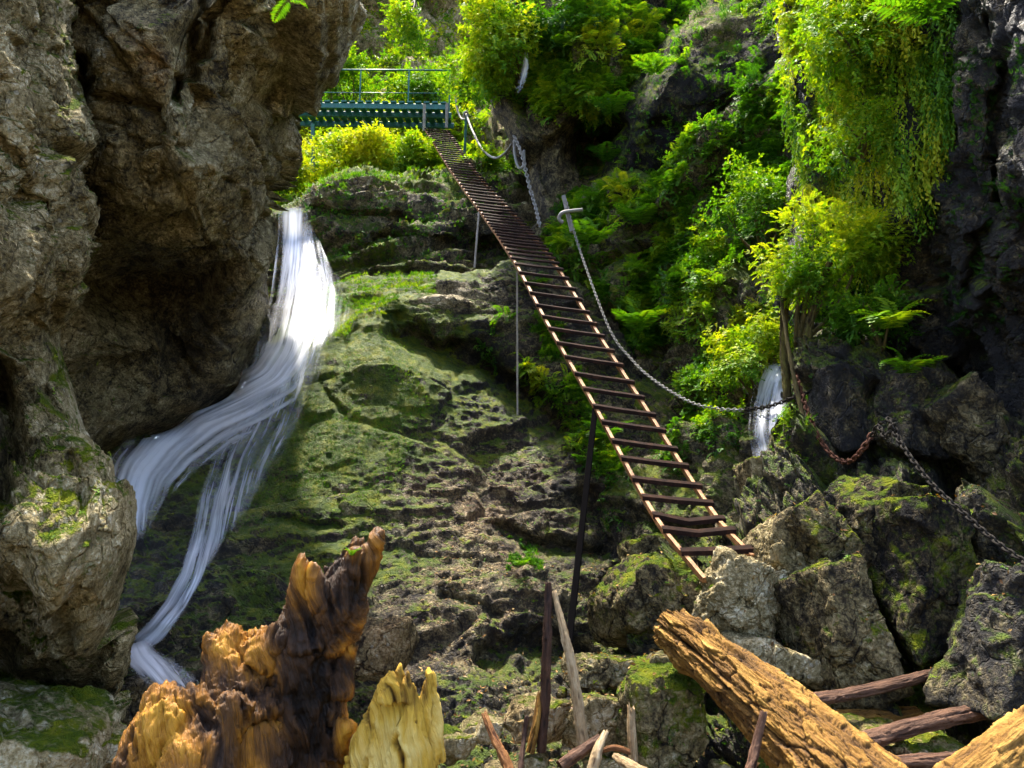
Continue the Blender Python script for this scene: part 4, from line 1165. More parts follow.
def grow(name, label, cat, limbs, mat, voxel=0.012, seed=0, bark=0.012, lump=0.03, splinter=0.045, moss=-0.2, tones=(), mosses=()):
    """limbs: lists of (px, py, d, radius m); united into one continuous body and carved"""
    mb = MB()
    seg = []
    for L in limbs:
        P = spline([W(*p[:3]) for p in L], 40)
        rr = np.interp(np.linspace(0, 1, 40), np.linspace(0, 1, len(L)), [p[3] for p in L])
        mb.tube(P, rr, 14)
        seg.append((P, rr))
    V, fs = mb.data()
    me = new_mesh('tmp', V, fs)
    md = me.modifiers.new('r', 'REMESH')
    md.mode = 'VOXEL'
    md.voxel_size = voxel
    md.use_smooth_shade = True
    sm = me.modifiers.new('s', 'SMOOTH')
    sm.iterations = 6
    sm.factor = 0.5
    dg = bpy.context.evaluated_depsgraph_get()
    ev = me.evaluated_get(dg)
    m2 = bpy.data.meshes.new_from_object(ev)
    nv = len(m2.vertices)
    V = np.empty(nv * 3)
    m2.vertices.foreach_get('co', V)
    V = V.reshape(-1, 3)
    nn = np.empty(nv * 3)
    m2.vertex_normals.foreach_get('vector', nn)
    nn = nn.reshape(-1, 3)
    Fq = np.array([p.vertices[:] for p in m2.polygons if len(p.vertices) == 4])
    Ft = np.array([p.vertices[:] for p in m2.polygons if len(p.vertices) == 3])
    old = me.data
    bpy.data.objects.remove(me)
    bpy.data.meshes.remove(old)
    bpy.data.meshes.remove(m2)
    # grain runs along the nearest limb
    best = np.full(nv, 1e9)
    gr = np.zeros((nv, 3))
    for si, (P, rr) in enumerate(seg):
        L = np.concatenate([[0], np.cumsum(np.linalg.norm(np.diff(P, axis=0), axis=1))])
        D = ((V[:, None] - P[None]) ** 2).sum(-1) - rr[None] ** 2
        j = D.argmin(1)
        bd = D[np.arange(nv), j]
        upd = bd < best
        best = np.minimum(best, bd)
        t = P[np.clip(j + 1, 0, 39)] - P[np.clip(j - 1, 0, 39)]
        t /= np.linalg.norm(t, axis=1)[:, None]
        rel = V - P[j]
        al = (rel * t).sum(1)
        rad = rel - al[:, None] * t
        gv = np.stack([rad[:, 0], L[j] + al + si * 3.7, rad[:, 1] * 0.6 + rad[:, 2]], 1)
        gr[upd] = gv[upd]
    gr = np.stack([V[:, 0] + .25 * V[:, 2], V[:, 2] - .35 * V[:, 0], V[:, 1]], 1) + np.stack([fbm(V * 2.2, seed + 90 + i, 2) for i in range(3)], 1) * 0.10
    wr = gr + np.stack([fbm(V * 5, seed + 80 + i, 3) for i in range(3)], 1) * 0.03
    fi = fbm(wr * np.array([26, 1.5, 26]), seed + 2, 4, True)
    f2 = fbm(wr * np.array([80, 5, 80]), seed + 14, 3, True)
    lo = fbm(V * 4.5, seed + 5, 3)
    mi = fbm(V * 13, seed + 6, 3, True)
    ck = np.clip(-fbm(wr * np.array([15, 1.0, 15]) + 3, seed + 9, 3) - 0.15, 0, 1)
    pit = np.clip(fbm(V * 24, seed + 17, 3) - 0.32, 0, 1)
    V = V + nn * (bark * fi + bark * .45 * f2 + lump * (1.1 * lo + 0.12 * mi) - 0.10 * ck - 0.03 * pit)[:, None]
    col = fbm(np.stack([V[:, 0] * 34, V[:, 1] * 34, V[:, 2] * 1.5], 1), seed + 60, 3)
    V[:, 2] += splinter * col * np.clip(nn[:, 2] * 1.4, 0, 1) ** 1.5
    x, y, _ = proj(V)
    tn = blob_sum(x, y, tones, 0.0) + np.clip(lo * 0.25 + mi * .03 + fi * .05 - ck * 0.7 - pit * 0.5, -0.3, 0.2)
    ms = blob_sum(x, y, mosses, moss)
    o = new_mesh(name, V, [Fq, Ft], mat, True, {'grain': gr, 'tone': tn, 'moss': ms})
    c = V.mean(0)
    o.location = Vector(c)
    o.data.transform(Matrix.Translation(-Vector(c)))
    return tag(o, label, cat)


grow('driftwood_stump', 'big wet driftwood stump with orange root lobes and a dark forked snag', 'stump', [
    [(300, 820, 3.5, 0.23), (300, 730, 3.5, 0.21), (303, 670, 3.5, 0.18), (314, 620, 3.52, 0.145), (334, 588, 3.55, 0.10)],
    [(322, 640, 3.5, 0.12), (342, 600, 3.5, 0.11), (354, 572, 3.5, 0.085), (363, 554, 3.5, 0.055)],
    [(352, 590, 3.5, 0.06), (366, 562, 3.5, 0.045), (374, 545, 3.5, 0.030), (381, 533, 3.5, 0.012)],
    [(345, 590, 3.48, 0.05), (352, 566, 3.46, 0.03), (357, 548, 3.45, 0.008)], [(325, 605, 3.44, 0.05), (318, 585, 3.43, 0.035), (313, 568, 3.42, 0.008)],
    [(336, 600, 3.6, 0.05), (330, 578, 3.6, 0.03), (328, 566, 3.6, 0.008)], [(226, 660, 3.4, 0.06), (214, 645, 3.4, 0.04), (208, 634, 3.4, 0.012)],
    [(330, 600, 3.55, 0.06), (340, 570, 3.55, 0.05), (352, 548, 3.55, 0.036), (364, 543, 3.55, 0.02)],
    [(308, 645, 3.45, 0.11), (303, 612, 3.45, 0.075), (301, 588, 3.45, 0.045), (302, 570, 3.45, 0.026), (302, 556, 3.45, 0.008)],
    [(275, 830, 3.4, 0.22), (265, 740, 3.42, 0.19), (258, 690, 3.43, 0.15), (258, 655, 3.45, 0.11), (250, 640, 3.45, 0.07)],
    [(262, 660, 3.42, 0.09), (272, 645, 3.42, 0.06), (283, 637, 3.42, 0.05), (292, 632, 3.45, 0.035)],
    [(250, 730, 3.32, 0.16), (232, 690, 3.38, 0.15), (226, 660, 3.42, 0.12), (232, 640, 3.46, 0.085), (238, 632, 3.48, 0.05)],
    [(262, 780, 3.28, 0.15), (235, 735, 3.27, 0.135), (200, 712, 3.24, 0.11), (168, 702, 3.22, 0.075), (148, 706, 3.22, 0.04)],
    [(182, 712, 3.22, 0.10), (158, 735, 3.17, 0.10), (142, 765, 3.13, 0.10), (130, 820, 3.05, 0.12)],
    [(212, 728, 3.2, 0.10), (192, 760, 3.14, 0.12), (180, 820, 3.05, 0.15)],
    [(240, 700, 3.22, 0.07), (225, 730, 3.16, 0.06), (216, 765, 3.10, 0.07), (212, 820, 3.05, 0.09)],
    [(335, 690, 3.47, 0.09), (345, 660, 3.48, 0.05), (352, 645, 3.48, 0.022)], [(330, 750, 3.43, 0.09), (343, 722, 3.42, 0.04)],
], M_DARKW, seed=4, bark=0.013, lump=0.035, tones=[(165, 712, 40, 22, 0.20), (180, 740, 60, 40, 0.12), (258, 650, 16, 40, 0.17), (232, 645, 22, 16, 0.18), (215, 695, 26, 30, 0.02), (200, 720, 18, 10, -0.1), (255, 730, 20, 50, 0.03), (305, 700, 42, 90, -0.2), (340, 600, 40, 60, -0.07), (302, 585, 10, 36, 0.2), (343, 735, 12, 26, 0.30), (350, 652, 10, 10, 0.28), (145, 755, 25, 30, 0.16), (222, 770, 16, 30, -0.15), (345, 552, 10, 8, 0.12)],  # besides dark wet wood, lit lobe tops and shaded hollow are painted in
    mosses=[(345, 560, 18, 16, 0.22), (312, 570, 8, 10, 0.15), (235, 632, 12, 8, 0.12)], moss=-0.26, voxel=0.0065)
# hollow yellow stump: two broken blades around a rotten middle
grow('rotten_stump', 'yellow rotten stump with a broken jagged top in the middle foreground', 'stump', [
    [(388, 830, 3.3, 0.20), (390, 760, 3.3, 0.165), (393, 720, 3.3, 0.11), (397, 690, 3.3, 0.06), (400, 668, 3.3, 0.010)],
    [(365, 820, 3.3, 0.12), (370, 745, 3.3, 0.095), (379, 705, 3.3, 0.05), (387, 680, 3.3, 0.012)],
    [(425, 830, 3.3, 0.13), (421, 760, 3.3, 0.085), (424, 715, 3.3, 0.045), (427, 690, 3.3, 0.03), (429, 672, 3.3, 0.008)],
    [(405, 800, 3.25, 0.15), (408, 740, 3.25, 0.11), (413, 708, 3.27, 0.05), (414, 690, 3.27, 0.012)],
    [(392, 700, 3.25, 0.05), (392, 684, 3.25, 0.03), (391, 672, 3.25, 0.008)], [(404, 700, 3.27, 0.04), (407, 684, 3.27, 0.02), (408, 676, 3.27, 0.006)],
    [(432, 760, 3.3, 0.05), (434, 715, 3.3, 0.03), (434, 690, 3.3, 0.012), (434, 676, 3.3, 0.005)], [(360, 760, 3.3, 0.06), (366, 730, 3.3, 0.03), (371, 714, 3.3, 0.008)],
], M_YELL, seed=14, bark=0.010, lump=0.02, moss=-0.12, tones=[(395, 760, 40, 50, 0.03), (428, 740, 8, 40, -0.05)], mosses=[(405, 700, 7, 22, 0.26), (383, 715, 7, 20, 0.20), (424, 745, 6, 20, 0.18)], voxel=0.0055)

# ---------------------------------------------------------------- foliage
KITE = np.array([[0, 0, 0], [-.5, .45, .06], [0, 1, -.05], [.5, .45, .06]])


class Leaves:
    def __init__(s):
        s.V, s.T, s.W = [], [], []

    def put(s, tmpl, pos, X, Y, Z, scale, tint, jit=0.10, rs=None):
        """place template (k,4,3 kites + tint k) n times"""
        k = tmpl[0]
        n = len(pos)
        Vt = k.reshape(-1, 3)
        M = np.stack([X, Y, Z], 1) * scale[:, None, None]       # rows
        V = np.einsum('vj,njk->nvk', Vt, M) + pos[:, None]
        tt = np.repeat((tint[:, None] + tmpl[1][None] + (rs.rand(n, len(tmpl[1])) - .5) * 2 * jit), 4, 1)
        s.V.append(V.reshape(-1, 3))
        s.T.append(tt.ravel())

    def build(s, name, mat, parent=None):
        V = np.concatenate(s.V)
        T = np.clip(np.concatenate(s.T), 0, 1)
        q = np.arange(len(V)).reshape(-1, 4)
        if parent is not None:
            V = V - np.array(parent.location)
        return new_mesh(name, V, [q], mat, False, {'tint': T}, parent)


def leaf_at(base, direc, nrm, ln, wd):
    d = direc / np.linalg.norm(direc)
    x = np.cross(d, nrm)
    x /= np.linalg.norm(x) + 1e-9
    z = np.cross(x, d)
    K = KITE * np.array([wd, ln, ln])
    return base + K[:, 0:1] * x + K[:, 1:2] * d + K[:, 2:3] * z


def tmpl_frond(rs, n=13, arch=0.5, wide=0.26):
    """fern frond along +Y, up +Z, unit length"""
    ks = []
    prev = None
    for i in range(n):
        t = (i + 1) / n
        y = t * (1 - 0.18 * arch * t)
        z = arch * (0.9 * t - 1.25 * t * t)
        p = np.array([0, y, z])
        sl = np.array([0, 1, arch * (0.9 - 2.5 * t)])
        ln = wide * (math.sin(math.pi * min(1, 0.18 + 0.82 * t)) ** 0.8 + 0.06)
        for sx in (-1, 1):
            dr = np.array([sx * 0.9, 0.42, -0.16 + rs.uniform(-.1, .1)])
            ks.append(leaf_at(p, dr, np.array([0, -sl[2], 1.0]), ln * rs.uniform(.85, 1.1), 0.075))
    return np.array(ks), np.linspace(-0.05, 0.08, n).repeat(2)


def tmpl_sprig(rs, n=9, wd=0.55):
    """leafy twig along +Y with alternate broad leaves"""
    ks = []
    for i in range(n):
        t = (i + .6) / n
        p = np.array([rs.uniform(-.05, .05), t * .8, 0.15 * t - 0.2 * t * t])
        a = rs.uniform(-1.3, 1.3) + (0.9 if i % 2 else -0.9)
        dr = np.array([math.sin(a), max(0.15, math.cos(a)) * .8, rs.uniform(-.45, .25)])
        ln = rs.uniform(.24, .36)
        ks.append(leaf_at(p, dr, np.array([rs.uniform(-.4, .4), rs.uniform(-.4, .2), 1]), ln, ln * wd))
    return np.array(ks), rs.uniform(-.05, .05, n)


def tmpl_rosette(rs, n=8):
    ks = []
    for i in range(n):
        a = 2 * math.pi * (i + rs.uniform(-.3, .3)) / n
        dr = np.array([math.cos(a), math.sin(a), rs.uniform(.1, .7)])
        ln = rs.uniform(.5, .8)
        ks.append(leaf_at(np.zeros(3), dr, np.array([0, 0, 1.]), ln, ln * .4))
    return np.array(ks), rs.uniform(-.05, .05, n)


def tmpl_strand(rs, n=16):
    """hanging moss strand down -Z"""
    ks = []
    x = y = 0.0
    for i in range(n):
        t = i / n
        x += rs.uniform(-.02, .02)
        y += rs.uniform(-.015, .02)
        a = rs.uniform(0, 6.28)
        dr = np.array([math.cos(a) * .6, math.sin(a) * .6, -1.0])
        ks.append(leaf_at(np.array([x, y, -t]), dr, np.array([math.sin(a), -math.cos(a), .3]), rs.uniform(.10, .17) * (1.15 - t * .6), .05))
    return np.array(ks), np.linspace(0, .06, n)


def tmpl_grass(rs, n=9):
    ks = []
    for i in range(n):
        a = rs.uniform(0, 6.28)
        dr = np.array([math.cos(a) * .5, math.sin(a) * .5, 1.0])
        ks.append(leaf_at(np.array([rs.uniform(-.1, .1), rs.uniform(-.1, .1), 0]), dr, np.array([math.cos(a), math.sin(a), .2]), rs.uniform(.5, 1), .09))
    return np.array(ks), rs.uniform(-.05, .05, n)


_tr = np.random.RandomState(3)
T_FROND = [tmpl_frond(_tr, 13, a, w) for a, w in ((.45, .27), (.65, .24), (.3, .3), (.8, .25))]
T_SPRIG = [tmpl_sprig(_tr, 9, w) for w in (.5, .6, .45, .55)]
T_ROS = [tmpl_rosette(_tr, n) for n in (6, 8, 9)]
T_STR = [tmpl_strand(_tr) for _ in range(4)]
T_GRASS = [tmpl_grass(_tr) for _ in range(3)]
SETS = {'frond': T_FROND, 'sprig': T_SPRIG, 'ros': T_ROS, 'strand': T_STR, 'grass': T_GRASS}


def norm(v):
    return v / (np.linalg.norm(v, axis=-1, keepdims=True) + 1e-9)


def orient(n, nr, kind, rs):
    """frames for plants on a surface with normals nr"""
    rd = rs.randn(n, 3)
    if kind == 'strand':
        Z = norm(UPV + rd * 0.10)
        Y = norm(np.cross(Z, norm(rd)))
    elif kind == 'frond':
        out = nr * np.array([1, 1, .25]) + rd * 0.55
        Y = norm(out + UPV * 0.25)
        Z = norm(UPV + nr * .35 + rd * .15)
    elif kind == 'grass':
        Z = norm(nr * .8 + UPV * .7 + rd * .3)
        Y = norm(rd)
    else:
        Z = norm(nr * .75 + UPV * .8 + rd * .35)
        Y = norm(nr * .6 + rd)
    X = norm(np.cross(Y, Z))
    Z = np.cross(X, Y) if kind != 'strand' else Z
    Y = np.cross(Z, X)
    return X, Y, Z


def pick(ms, poly, n, rs, clump=None, nz=None):
    V = np.concatenate([m['V'] for m in ms])
    N_ = np.concatenate([m['n'] for m in ms])
    px = np.concatenate([m['px'] for m in ms])
    py = np.concatenate([m['py'] for m in ms])
    fp_ = np.stack([px, py, px * 0], 1) / 45.0
    ok = inside(px + 26 * fbm(fp_, 301, 4), py + 30 * fbm(fp_ + 7, 302, 4), poly)
    if nz is not None:
        ok &= N_[:, 2] > nz
    idx = np.nonzero(ok)[0]
    if clump:
        f = fbm(V[idx] / clump * np.array([1.3, 1.3, .45]), 77, 3)
        idx = idx[f > np.quantile(f, 0.34)]
    # weight by true area seen: pixels grow with distance, keep even density in the picture
    ch = rs.choice(idx, n)
    return V[ch], N_[ch]


def cover(label, cat, spec, name='undergrowth', seed=0):
    """spec: list of (mass list, polygon, [(kind, count, size lo, hi)], tint, spread, clump)"""
    L = Leaves()
    rs = np.random.RandomState(seed)
    for ms, poly, items, tint, spread, clump in spec:
        for kind, n, lo, hi in items:
            p, nr = pick(ms, poly, n, rs, clump)
            fl = fbm(p / 0.7, seed + 3, 3)
            tt = tint + spread * 1.25 * fl + rs.uniform(-.12, .12, n)
            tm = rs.randint(0, len(SETS[kind]), n)
            sc = rs.uniform(lo, hi, n)
            X, Y, Z = orient(n, nr, kind, rs)
            lift = {'strand': .06, 'frond': 0.0}.get(kind, 0.02)
            for t in range(len(SETS[kind])):
                k = tm == t
                if k.any():
                    L.put(SETS[kind][t], p[k] + nr[k] * lift, X[k], Y[k], Z[k], sc[k], tt[k], rs=rs)
    o = L.build(name, M_LEAF)
    return tag(o, label, cat, kind='stuff')


# fern slope behind the ladder
cover('dense small ferns and leaves covering the slope right of the ladder', 'undergrowth', [
    ([cliff_mid, ledge], [(548, 250), (566, 195), (610, 190), (665, 188), (672, 250), (650, 300), (600, 300), (560, 290)], [('frond', 1350, 0.18, 0.375), ('sprig', 1330, 0.119, 0.224)], .54, .45, .8),
    ([cliff_mid], [(665, 190), (690, 150), (740, 110), (800, 80), (800, 180), (775, 260), (740, 250), (700, 300), (668, 290)], [('frond', 750, 0.158, 0.338), ('sprig', 2850, 0.106, 0.224)], .46, .35, .5),
    ([cliff_mid], [(585, 300), (660, 290), (668, 320), (660, 350), (620, 360), (590, 340)], [('frond', 630, 0.158, 0.315), ('sprig', 760, 0.0924, 0.185)], .52, .45, .8),
    ([cliff_mid], [(668, 270), (720, 230), (750, 260), (735, 330), (705, 350), (680, 340)], [('sprig', 988, 0.106, 0.211), ('frond', 180, 0.144, 0.262)], .58, .3, .4),
    ([cliff_mid], [(690, 400), (720, 350), (745, 310), (780, 300), (786, 380), (760, 400), (740, 430), (700, 440)], [('sprig', 2470, 0.0792, 0.172), ('ros', 300, 0.08, 0.14)], .66, .4, .8),
    ([cliff_mid], [(690, 420), (750, 420), (750, 455), (700, 480), (680, 450)], [('sprig', 494, 0.066, 0.132), ('frond', 180, 0.108, 0.21)], .38, .25, .4),
], seed=1)
cover('low ferns and moss in the cleft under the middle of the ladder', 'undergrowth', [
    ([slab, block, cliff_mid], [(470, 335), (500, 325), (560, 330), (590, 390), (600, 440), (640, 470), (640, 520), (600, 470), (560, 430), (530, 390), (480, 352)], [('frond', 900, 0.13, 0.27), ('sprig', 1520, 0.0792, 0.158)], .52, .45, .8),
    ([block], [(500, 250), (545, 250), (590, 300), (590, 335), (520, 330)], [('sprig', 380, 0.0792, 0.145), ('frond', 180, 0.13, 0.225)], .3, .3, .5),
    ([slab, cliff_mid], [(600, 470), (650, 480), (660, 520), (610, 520)], [('sprig', 247, 0.066, 0.132)], .28, .2, .4),
    ([slab], [(500, 540), (540, 545), (540, 580), (505, 575)], [('grass', 220, 0.03, 0.07), ('ros', 50, 0.05, 0.09)], .5, .2, .3),
    ([slab], [(320, 280), (380, 265), (450, 270), (455, 285), (400, 305), (370, 330), (330, 335)], [('grass', 2600, 0.03, 0.07)], .62, .3, .5),
    ([block], [(300, 200), (360, 172), (450, 176), (520, 176), (520, 190), (440, 190), (360, 192), (310, 215)], [('grass', 900, 0.05, 0.12), ('ros', 60, 0.08, 0.14)], .55, .3, .5),
    ([block], [(310, 215), (460, 195), (520, 230), (440, 275), (320, 275)], [('grass', 1500, 0.04, 0.1)], .34, .3, .35),
    ([slab], [(230, 350), (420, 330), (420, 450), (380, 520), (240, 540)], [('grass', 3200, 0.015, 0.04)], .42, .35, .5),
], seed=2)
cover('yellow-green moss and leaves hanging in curtains down the right wall', 'hanging moss', [
    ([wall_r], [(788, -20), (900, -20), (925, 60), (915, 170), (895, 250), (860, 255), (820, 200), (800, 150), (790, 60)], [('strand', 2600, 0.2, 0.55), ('sprig', 1500, 0.075, 0.17)], .70, .5, .45),
    ([wall_r], [(800, -60), (900, -60), (915, 80), (860, 130), (795, 120)], [('sprig', 2100, 0.0924, 0.198), ('frond', 450, 0.144, 0.3)], .66, .5, .45),
    ([wall_r], [(900, -60), (935, -60), (945, 60), (930, 190), (905, 200)], [('strand', 416, 0.225, 0.56), ('sprig', 475, 0.066, 0.132)], .42, .3, .4),
    ([wall_r, cliff_mid], [(775, 230), (790, 200), (890, 250), (910, 310), (880, 350), (780, 345), (770, 290)], [('strand', 800, 0.15, 0.36), ('sprig', 950, 0.066, 0.145)], .5, .35, .5),
    ([wall_r], [(925, 40), (1024, 40), (1024, 330), (940, 330)], [('grass', 700, 0.03, 0.09)], .2, .2, .3),
    ([base_r], [(780, 380), (830, 380), (830, 470), (790, 480)], [('sprig', 228, 0.0396, 0.0924), ('grass', 300, 0.03, 0.07)], .45, .3, .4),
], name='hanging_moss', seed=3)
cover('ferns and leaves on the shaded spur at the top centre', 'undergrowth', [
    ([ledge], [(490, 90), (500, 60), (540, 40), (620, 30), (690, 20), (660, 80), (620, 110), (590, 130), (530, 120), (510, 115)], [('frond', 1350, 0.216, 0.45), ('sprig', 1520, 0.132, 0.264)], .56, .45, .8),
    ([ledge], [(490, 60), (500, 0), (540, -40), (640, -40), (640, 20), (540, 40)], [('sprig', 1710, 0.132, 0.297), ('frond', 390, 0.216, 0.413)], .58, .45, .8),
    ([ledge], [(580, 110), (640, 110), (680, 130), (650, 165), (590, 170)], [('frond', 195, 0.216, 0.375), ('sprig', 304, 0.099, 0.198)], .25, .25, .5),
    ([ledge], [(600, 200), (690, 180), (680, 220), (600, 250)], [('frond', 300, 0.216, 0.375)], .52, .45, .8),
    ([boulder_up], [(640, 60), (680, 20), (720, -10), (750, 0), (720, 20), (690, 40), (660, 90)], [('sprig', 76, 0.099, 0.198), ('frond', 45, 0.18, 0.3)], .55, .3, .4),
    ([boulder_up], [(600, 200), (620, 120), (660, 50), (700, 30), (780, 20), (780, 100), (700, 170)], [('sprig', 110, .08, .18), ('frond', 36, .2, .36), ('grass', 240, .05, .12)], .36, .3, .5),
    ([boulder_up], [(720, -40), (770, -40), (790, 20), (750, 30)], [('sprig', 380, 0.099, 0.198)], .6, .3, .5),
], seed=4)
cover('bright leaves massed on the far slope beyond the footbridge', 'undergrowth', [  # raised leaf tint paints in the sunlight lying on this slope
    ([back], [(270, 110), (480, 100), (500, 190), (440, 200), (300, 240), (265, 230)], [('sprig', 4940, 0.231, 0.495), ('frond', 450, 0.36, 0.675)], .76, .4, None),
    ([back], [(300, 60), (500, 50), (500, 110), (300, 120)], [('sprig', 2090, 0.231, 0.462)], .72, .4, 1.5),
    ([back], [(320, -40), (520, -40), (520, 60), (320, 70)], [('sprig', 1700, 0.198, 0.462)], .66, .4, 1.2),
    ([back], [(470, 150), (560, 140), (560, 200), (470, 200)], [('sprig', 570, 0.198, 0.396)], .4, .35, 1.0),
], seed=5)


M_LITTER = leaf_material('dead_leaves', [(0.0, (0.05, 0.025, 0.010)), (0.4, (0.16, 0.075, 0.022)), (0.7, (0.30, 0.17, 0.05)), (1.0, (0.42, 0.28, 0.10))], 0.2)


def scatter_flat(label, cat, name, ms, poly, n, lo, hi, mat, tint, seed, nz=.45, kind='ros'):
    rs = np.random.RandomState(seed)
    V = np.concatenate([m['V'] for m in ms])
    N_ = np.concatenate([m['n'] for m in ms])
    x, y, _ = proj(V)
    idx = np.nonzero(inside(x, y, poly) & (N_[:, 2] > nz))[0]
    f = fbm(V[idx] / .25, 5, 3)
    idx = idx[f > np.quantile(f, .4)]
    ch = rs.choice(idx, n)
    p, nr = V[ch], N_[ch]
    L = Leaves()
    if kind == 'ros':
        T = [(leaf_at(np.zeros(3), np.array([0, 1., .25]), np.array([0, 0, 1.]), 1., .5)[None], np.zeros(1))]
    else:
        T = SETS[kind]
    X, Y, Z = orient(n, nr, 'ros', rs)
    Y = norm(rs.randn(n, 3) * np.array([1, 1, .2]))
    Z = norm(nr + rs.randn(n, 3) * .3)
    X = norm(np.cross(Y, Z))
    Y = np.cross(Z, X)
    tm = rs.randint(0, len(T), n)
    for t in range(len(T)):
        k = tm == t
        L.put(T[t], p[k] + nr[k] * .008, X[k], Y[k], Z[k], rs.uniform(lo, hi, n)[k], tint + rs.uniform(-.4, .4, n)[k], rs=rs)
    return tag(L.build(name, mat), label, cat, kind='stuff')


ROCKS = [v for k, v in MASS.items() if 'cliff' not in k and k != 'small broken stone lying in the rubble between the logs']
scatter_flat('dead brown leaves and bark crumbs caught between the stones', 'leaf litter', 'leaf_litter', ROCKS + [slab, base_r], [(420, 540), (1030, 480), (1030, 790), (420, 790)], 1500, .018, .05, M_LITTER, .5, 61)
scatter_flat('tiny herbs and grass tufts rooted in the cracks of the lower rocks', 'herbs', 'low_herbs', ROCKS + [slab, base_r, pillar], [(-20, 330), (140, 330), (420, 480), (760, 480), (1030, 420), (1030, 790), (-20, 790)], 900, .02, .06, M_LEAF, .5, 62, .3, 'sprig')
# single plants
def fern(label, px, py, d, size, tint, seed, nrm=(0, -1, .35), n=9, group=None, parts=True):
    rs = np.random.RandomState(seed)
    c = W(px, py, d)
    root = empty('fern', c, label, 'fern', group)
    nr = np.array(nrm, float)
    nr /= np.linalg.norm(nr)
    for k in range(n):
        L = Leaves()
        a = 2 * math.pi * (k + rs.uniform(-.3, .3)) / n
        h = np.array([math.cos(a), math.sin(a), 0])
        Y = norm(h + nr * .9 + UPV * rs.uniform(.15, .5))
        X = norm(np.cross(Y, UPV))
        Z = np.cross(X, Y)
        L.put(T_FROND[rs.randint(4)], c[None], X[None], Y[None], Z[None], np.array([size * rs.uniform(.75, 1.15)]), np.array([tint + rs.uniform(-.1, .1)]), rs=rs)
        o = L.build('frond', M_LEAF, root)
    return root


def shrub(label, px, py, d, rad, tint, seed, n=500, leaf=(.12, .24), h=None, stems=6, base=None, group=None, name='shrub', kinds=('sprig',), spread=.3):
    """a bush: stems fanning from its foot, leaf sprays through an uneven crown"""
    rs = np.random.RandomState(seed)
    c = W(px, py, d)
    rad = np.array(rad, float)
    foot = W(*base) if base else c - UPV * rad[2] * .95 + np.array([0, .25, 0])
    root = empty(name, foot, label, name.replace('_', ' '), group)
    lob = rs.randn(9, 3) * .5
    lob = lob / np.maximum(1, np.linalg.norm(lob, axis=1)[:, None] * 1.2)
    mb = MB()
    for k in range(stems):
        e = c + lob[k % 9] * rad * .8
        m = (foot + e) / 2 + rs.randn(3) * .08
        mb.tube(spline([foot + rs.randn(3) * .03, m, e], 12), np.linspace(.022, .006, 12) * (rad.mean() * 1.6 + .3), 6)
    V, fs = mb.data()
    part('stems', V, fs, M_STEM, root, True)
    L = Leaves()
    w_ = rs.randint(0, 9, n)
    off = rs.randn(n, 3)
    off = off / np.linalg.norm(off, axis=1)[:, None] * (rs.rand(n, 1) ** .45) * .55
    p = c + (lob[w_] + off) * rad
    nr = norm((p - c) / rad + UPV * .3)
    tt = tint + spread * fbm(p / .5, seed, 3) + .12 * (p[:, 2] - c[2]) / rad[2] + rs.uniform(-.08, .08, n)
    ks = [kinds[i] for i in rs.randint(0, len(kinds), n)]
    for kd in set(kinds):
        kk = np.array([q_ == kd for q_ in ks])
        tm = rs.randint(0, len(SETS[kd]), n)
        X, Y, Z = orient(n, nr, kd, rs)
        sc = rs.uniform(*leaf, n)
        for t in range(len(SETS[kd])):
            k = kk & (tm == t)
            if k.any():
                L.put(SETS[kd][t], p[k], X[k], Y[k], Z[k], sc[k], tt[k], rs=rs)
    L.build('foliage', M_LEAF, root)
    return root


shrub('feathery yellow-green shrub growing from mossy stems on the right wall', 822, 248, 7.7, (.62, .5, .42), .72, 1, 1440, (0.091, 0.196), base=(800, 350, 8.0), kinds=('sprig', 'frond'))
shrub('bright yellow bush draped over the top centre spur', 496, 40, 14.4, (.75, .8, .85), .76, 2, 1260, (0.154, 0.294), base=(520, 90, 15))
shrub('green bush overhanging the right end of the footbridge', 478, 80, 17.5, (.65, .6, .5), .6, 3, 648, (0.154, 0.294), base=(505, 70, 18))
shrub('dark green bush left of the thin trickle, above the fern spur', 555, 15, 14.0, (1.1, .8, .5), .42, 4, 1080, (0.14, 0.294), base=(580, 40, 15))
shrub('pale green bush glowing beside the lip of the waterfall', 296, 190, 19.0, (.6, .6, .6), .72, 5, 756, (0.154, 0.315), base=(292, 225, 19))
shrub('yellow bush under the middle of the footbridge', 352, 166, 19.2, (1.3, .8, .62), .82, 6, 1980, (0.168, 0.322), base=(360, 190, 19.8))
shrub('green bush under the right end of the footbridge', 412, 168, 18.8, (.8, .7, .5), .66, 7, 1170, (0.154, 0.294), base=(420, 186, 19.3))
shrub('leafy sapling behind the footbridge railing at the left', 345, 82, 22.5, (.9, .8, .6), .55, 8, 576, (0.21, 0.385), base=(350, 120, 23))
shrub('leafy sapling behind the right half of the railing', 425, 88, 22.0, (1.0, .8, .5), .55, 9, 576, (0.21, 0.385), base=(430, 120, 22.5))
shrub('hanging yellow bush high above the footbridge', 405, 22, 25.0, (.6, .6, .8), .66, 10, 288, (0.245, 0.42), base=(415, 0, 26))
shrub('green bush beside the white cables, right of the ladder top', 490, 166, 17.6, (.45, .5, .3), .58, 11, 432, (0.14, 0.28), base=(495, 175, 18.2))
shrub('round bright herb clump beside the small white cascade', 748, 350, 8.7, (.42, .35, .40), .70, 12, 936, (0.077, 0.154), base=(760, 400, 8.8))
shrub('leafy clump under the dark shaded cliff, middle of the fern slope', 706, 268, 10.6, (.36, .4, .55), .56, 13, 648, (0.098, 0.196), base=(715, 310, 10.9))
shrub('tall herb with long stems standing out from the fern slope', 752, 205, 9.9, (.5, .4, .55), .52, 14, 594, (0.105, 0.21), base=(765, 265, 10.1))
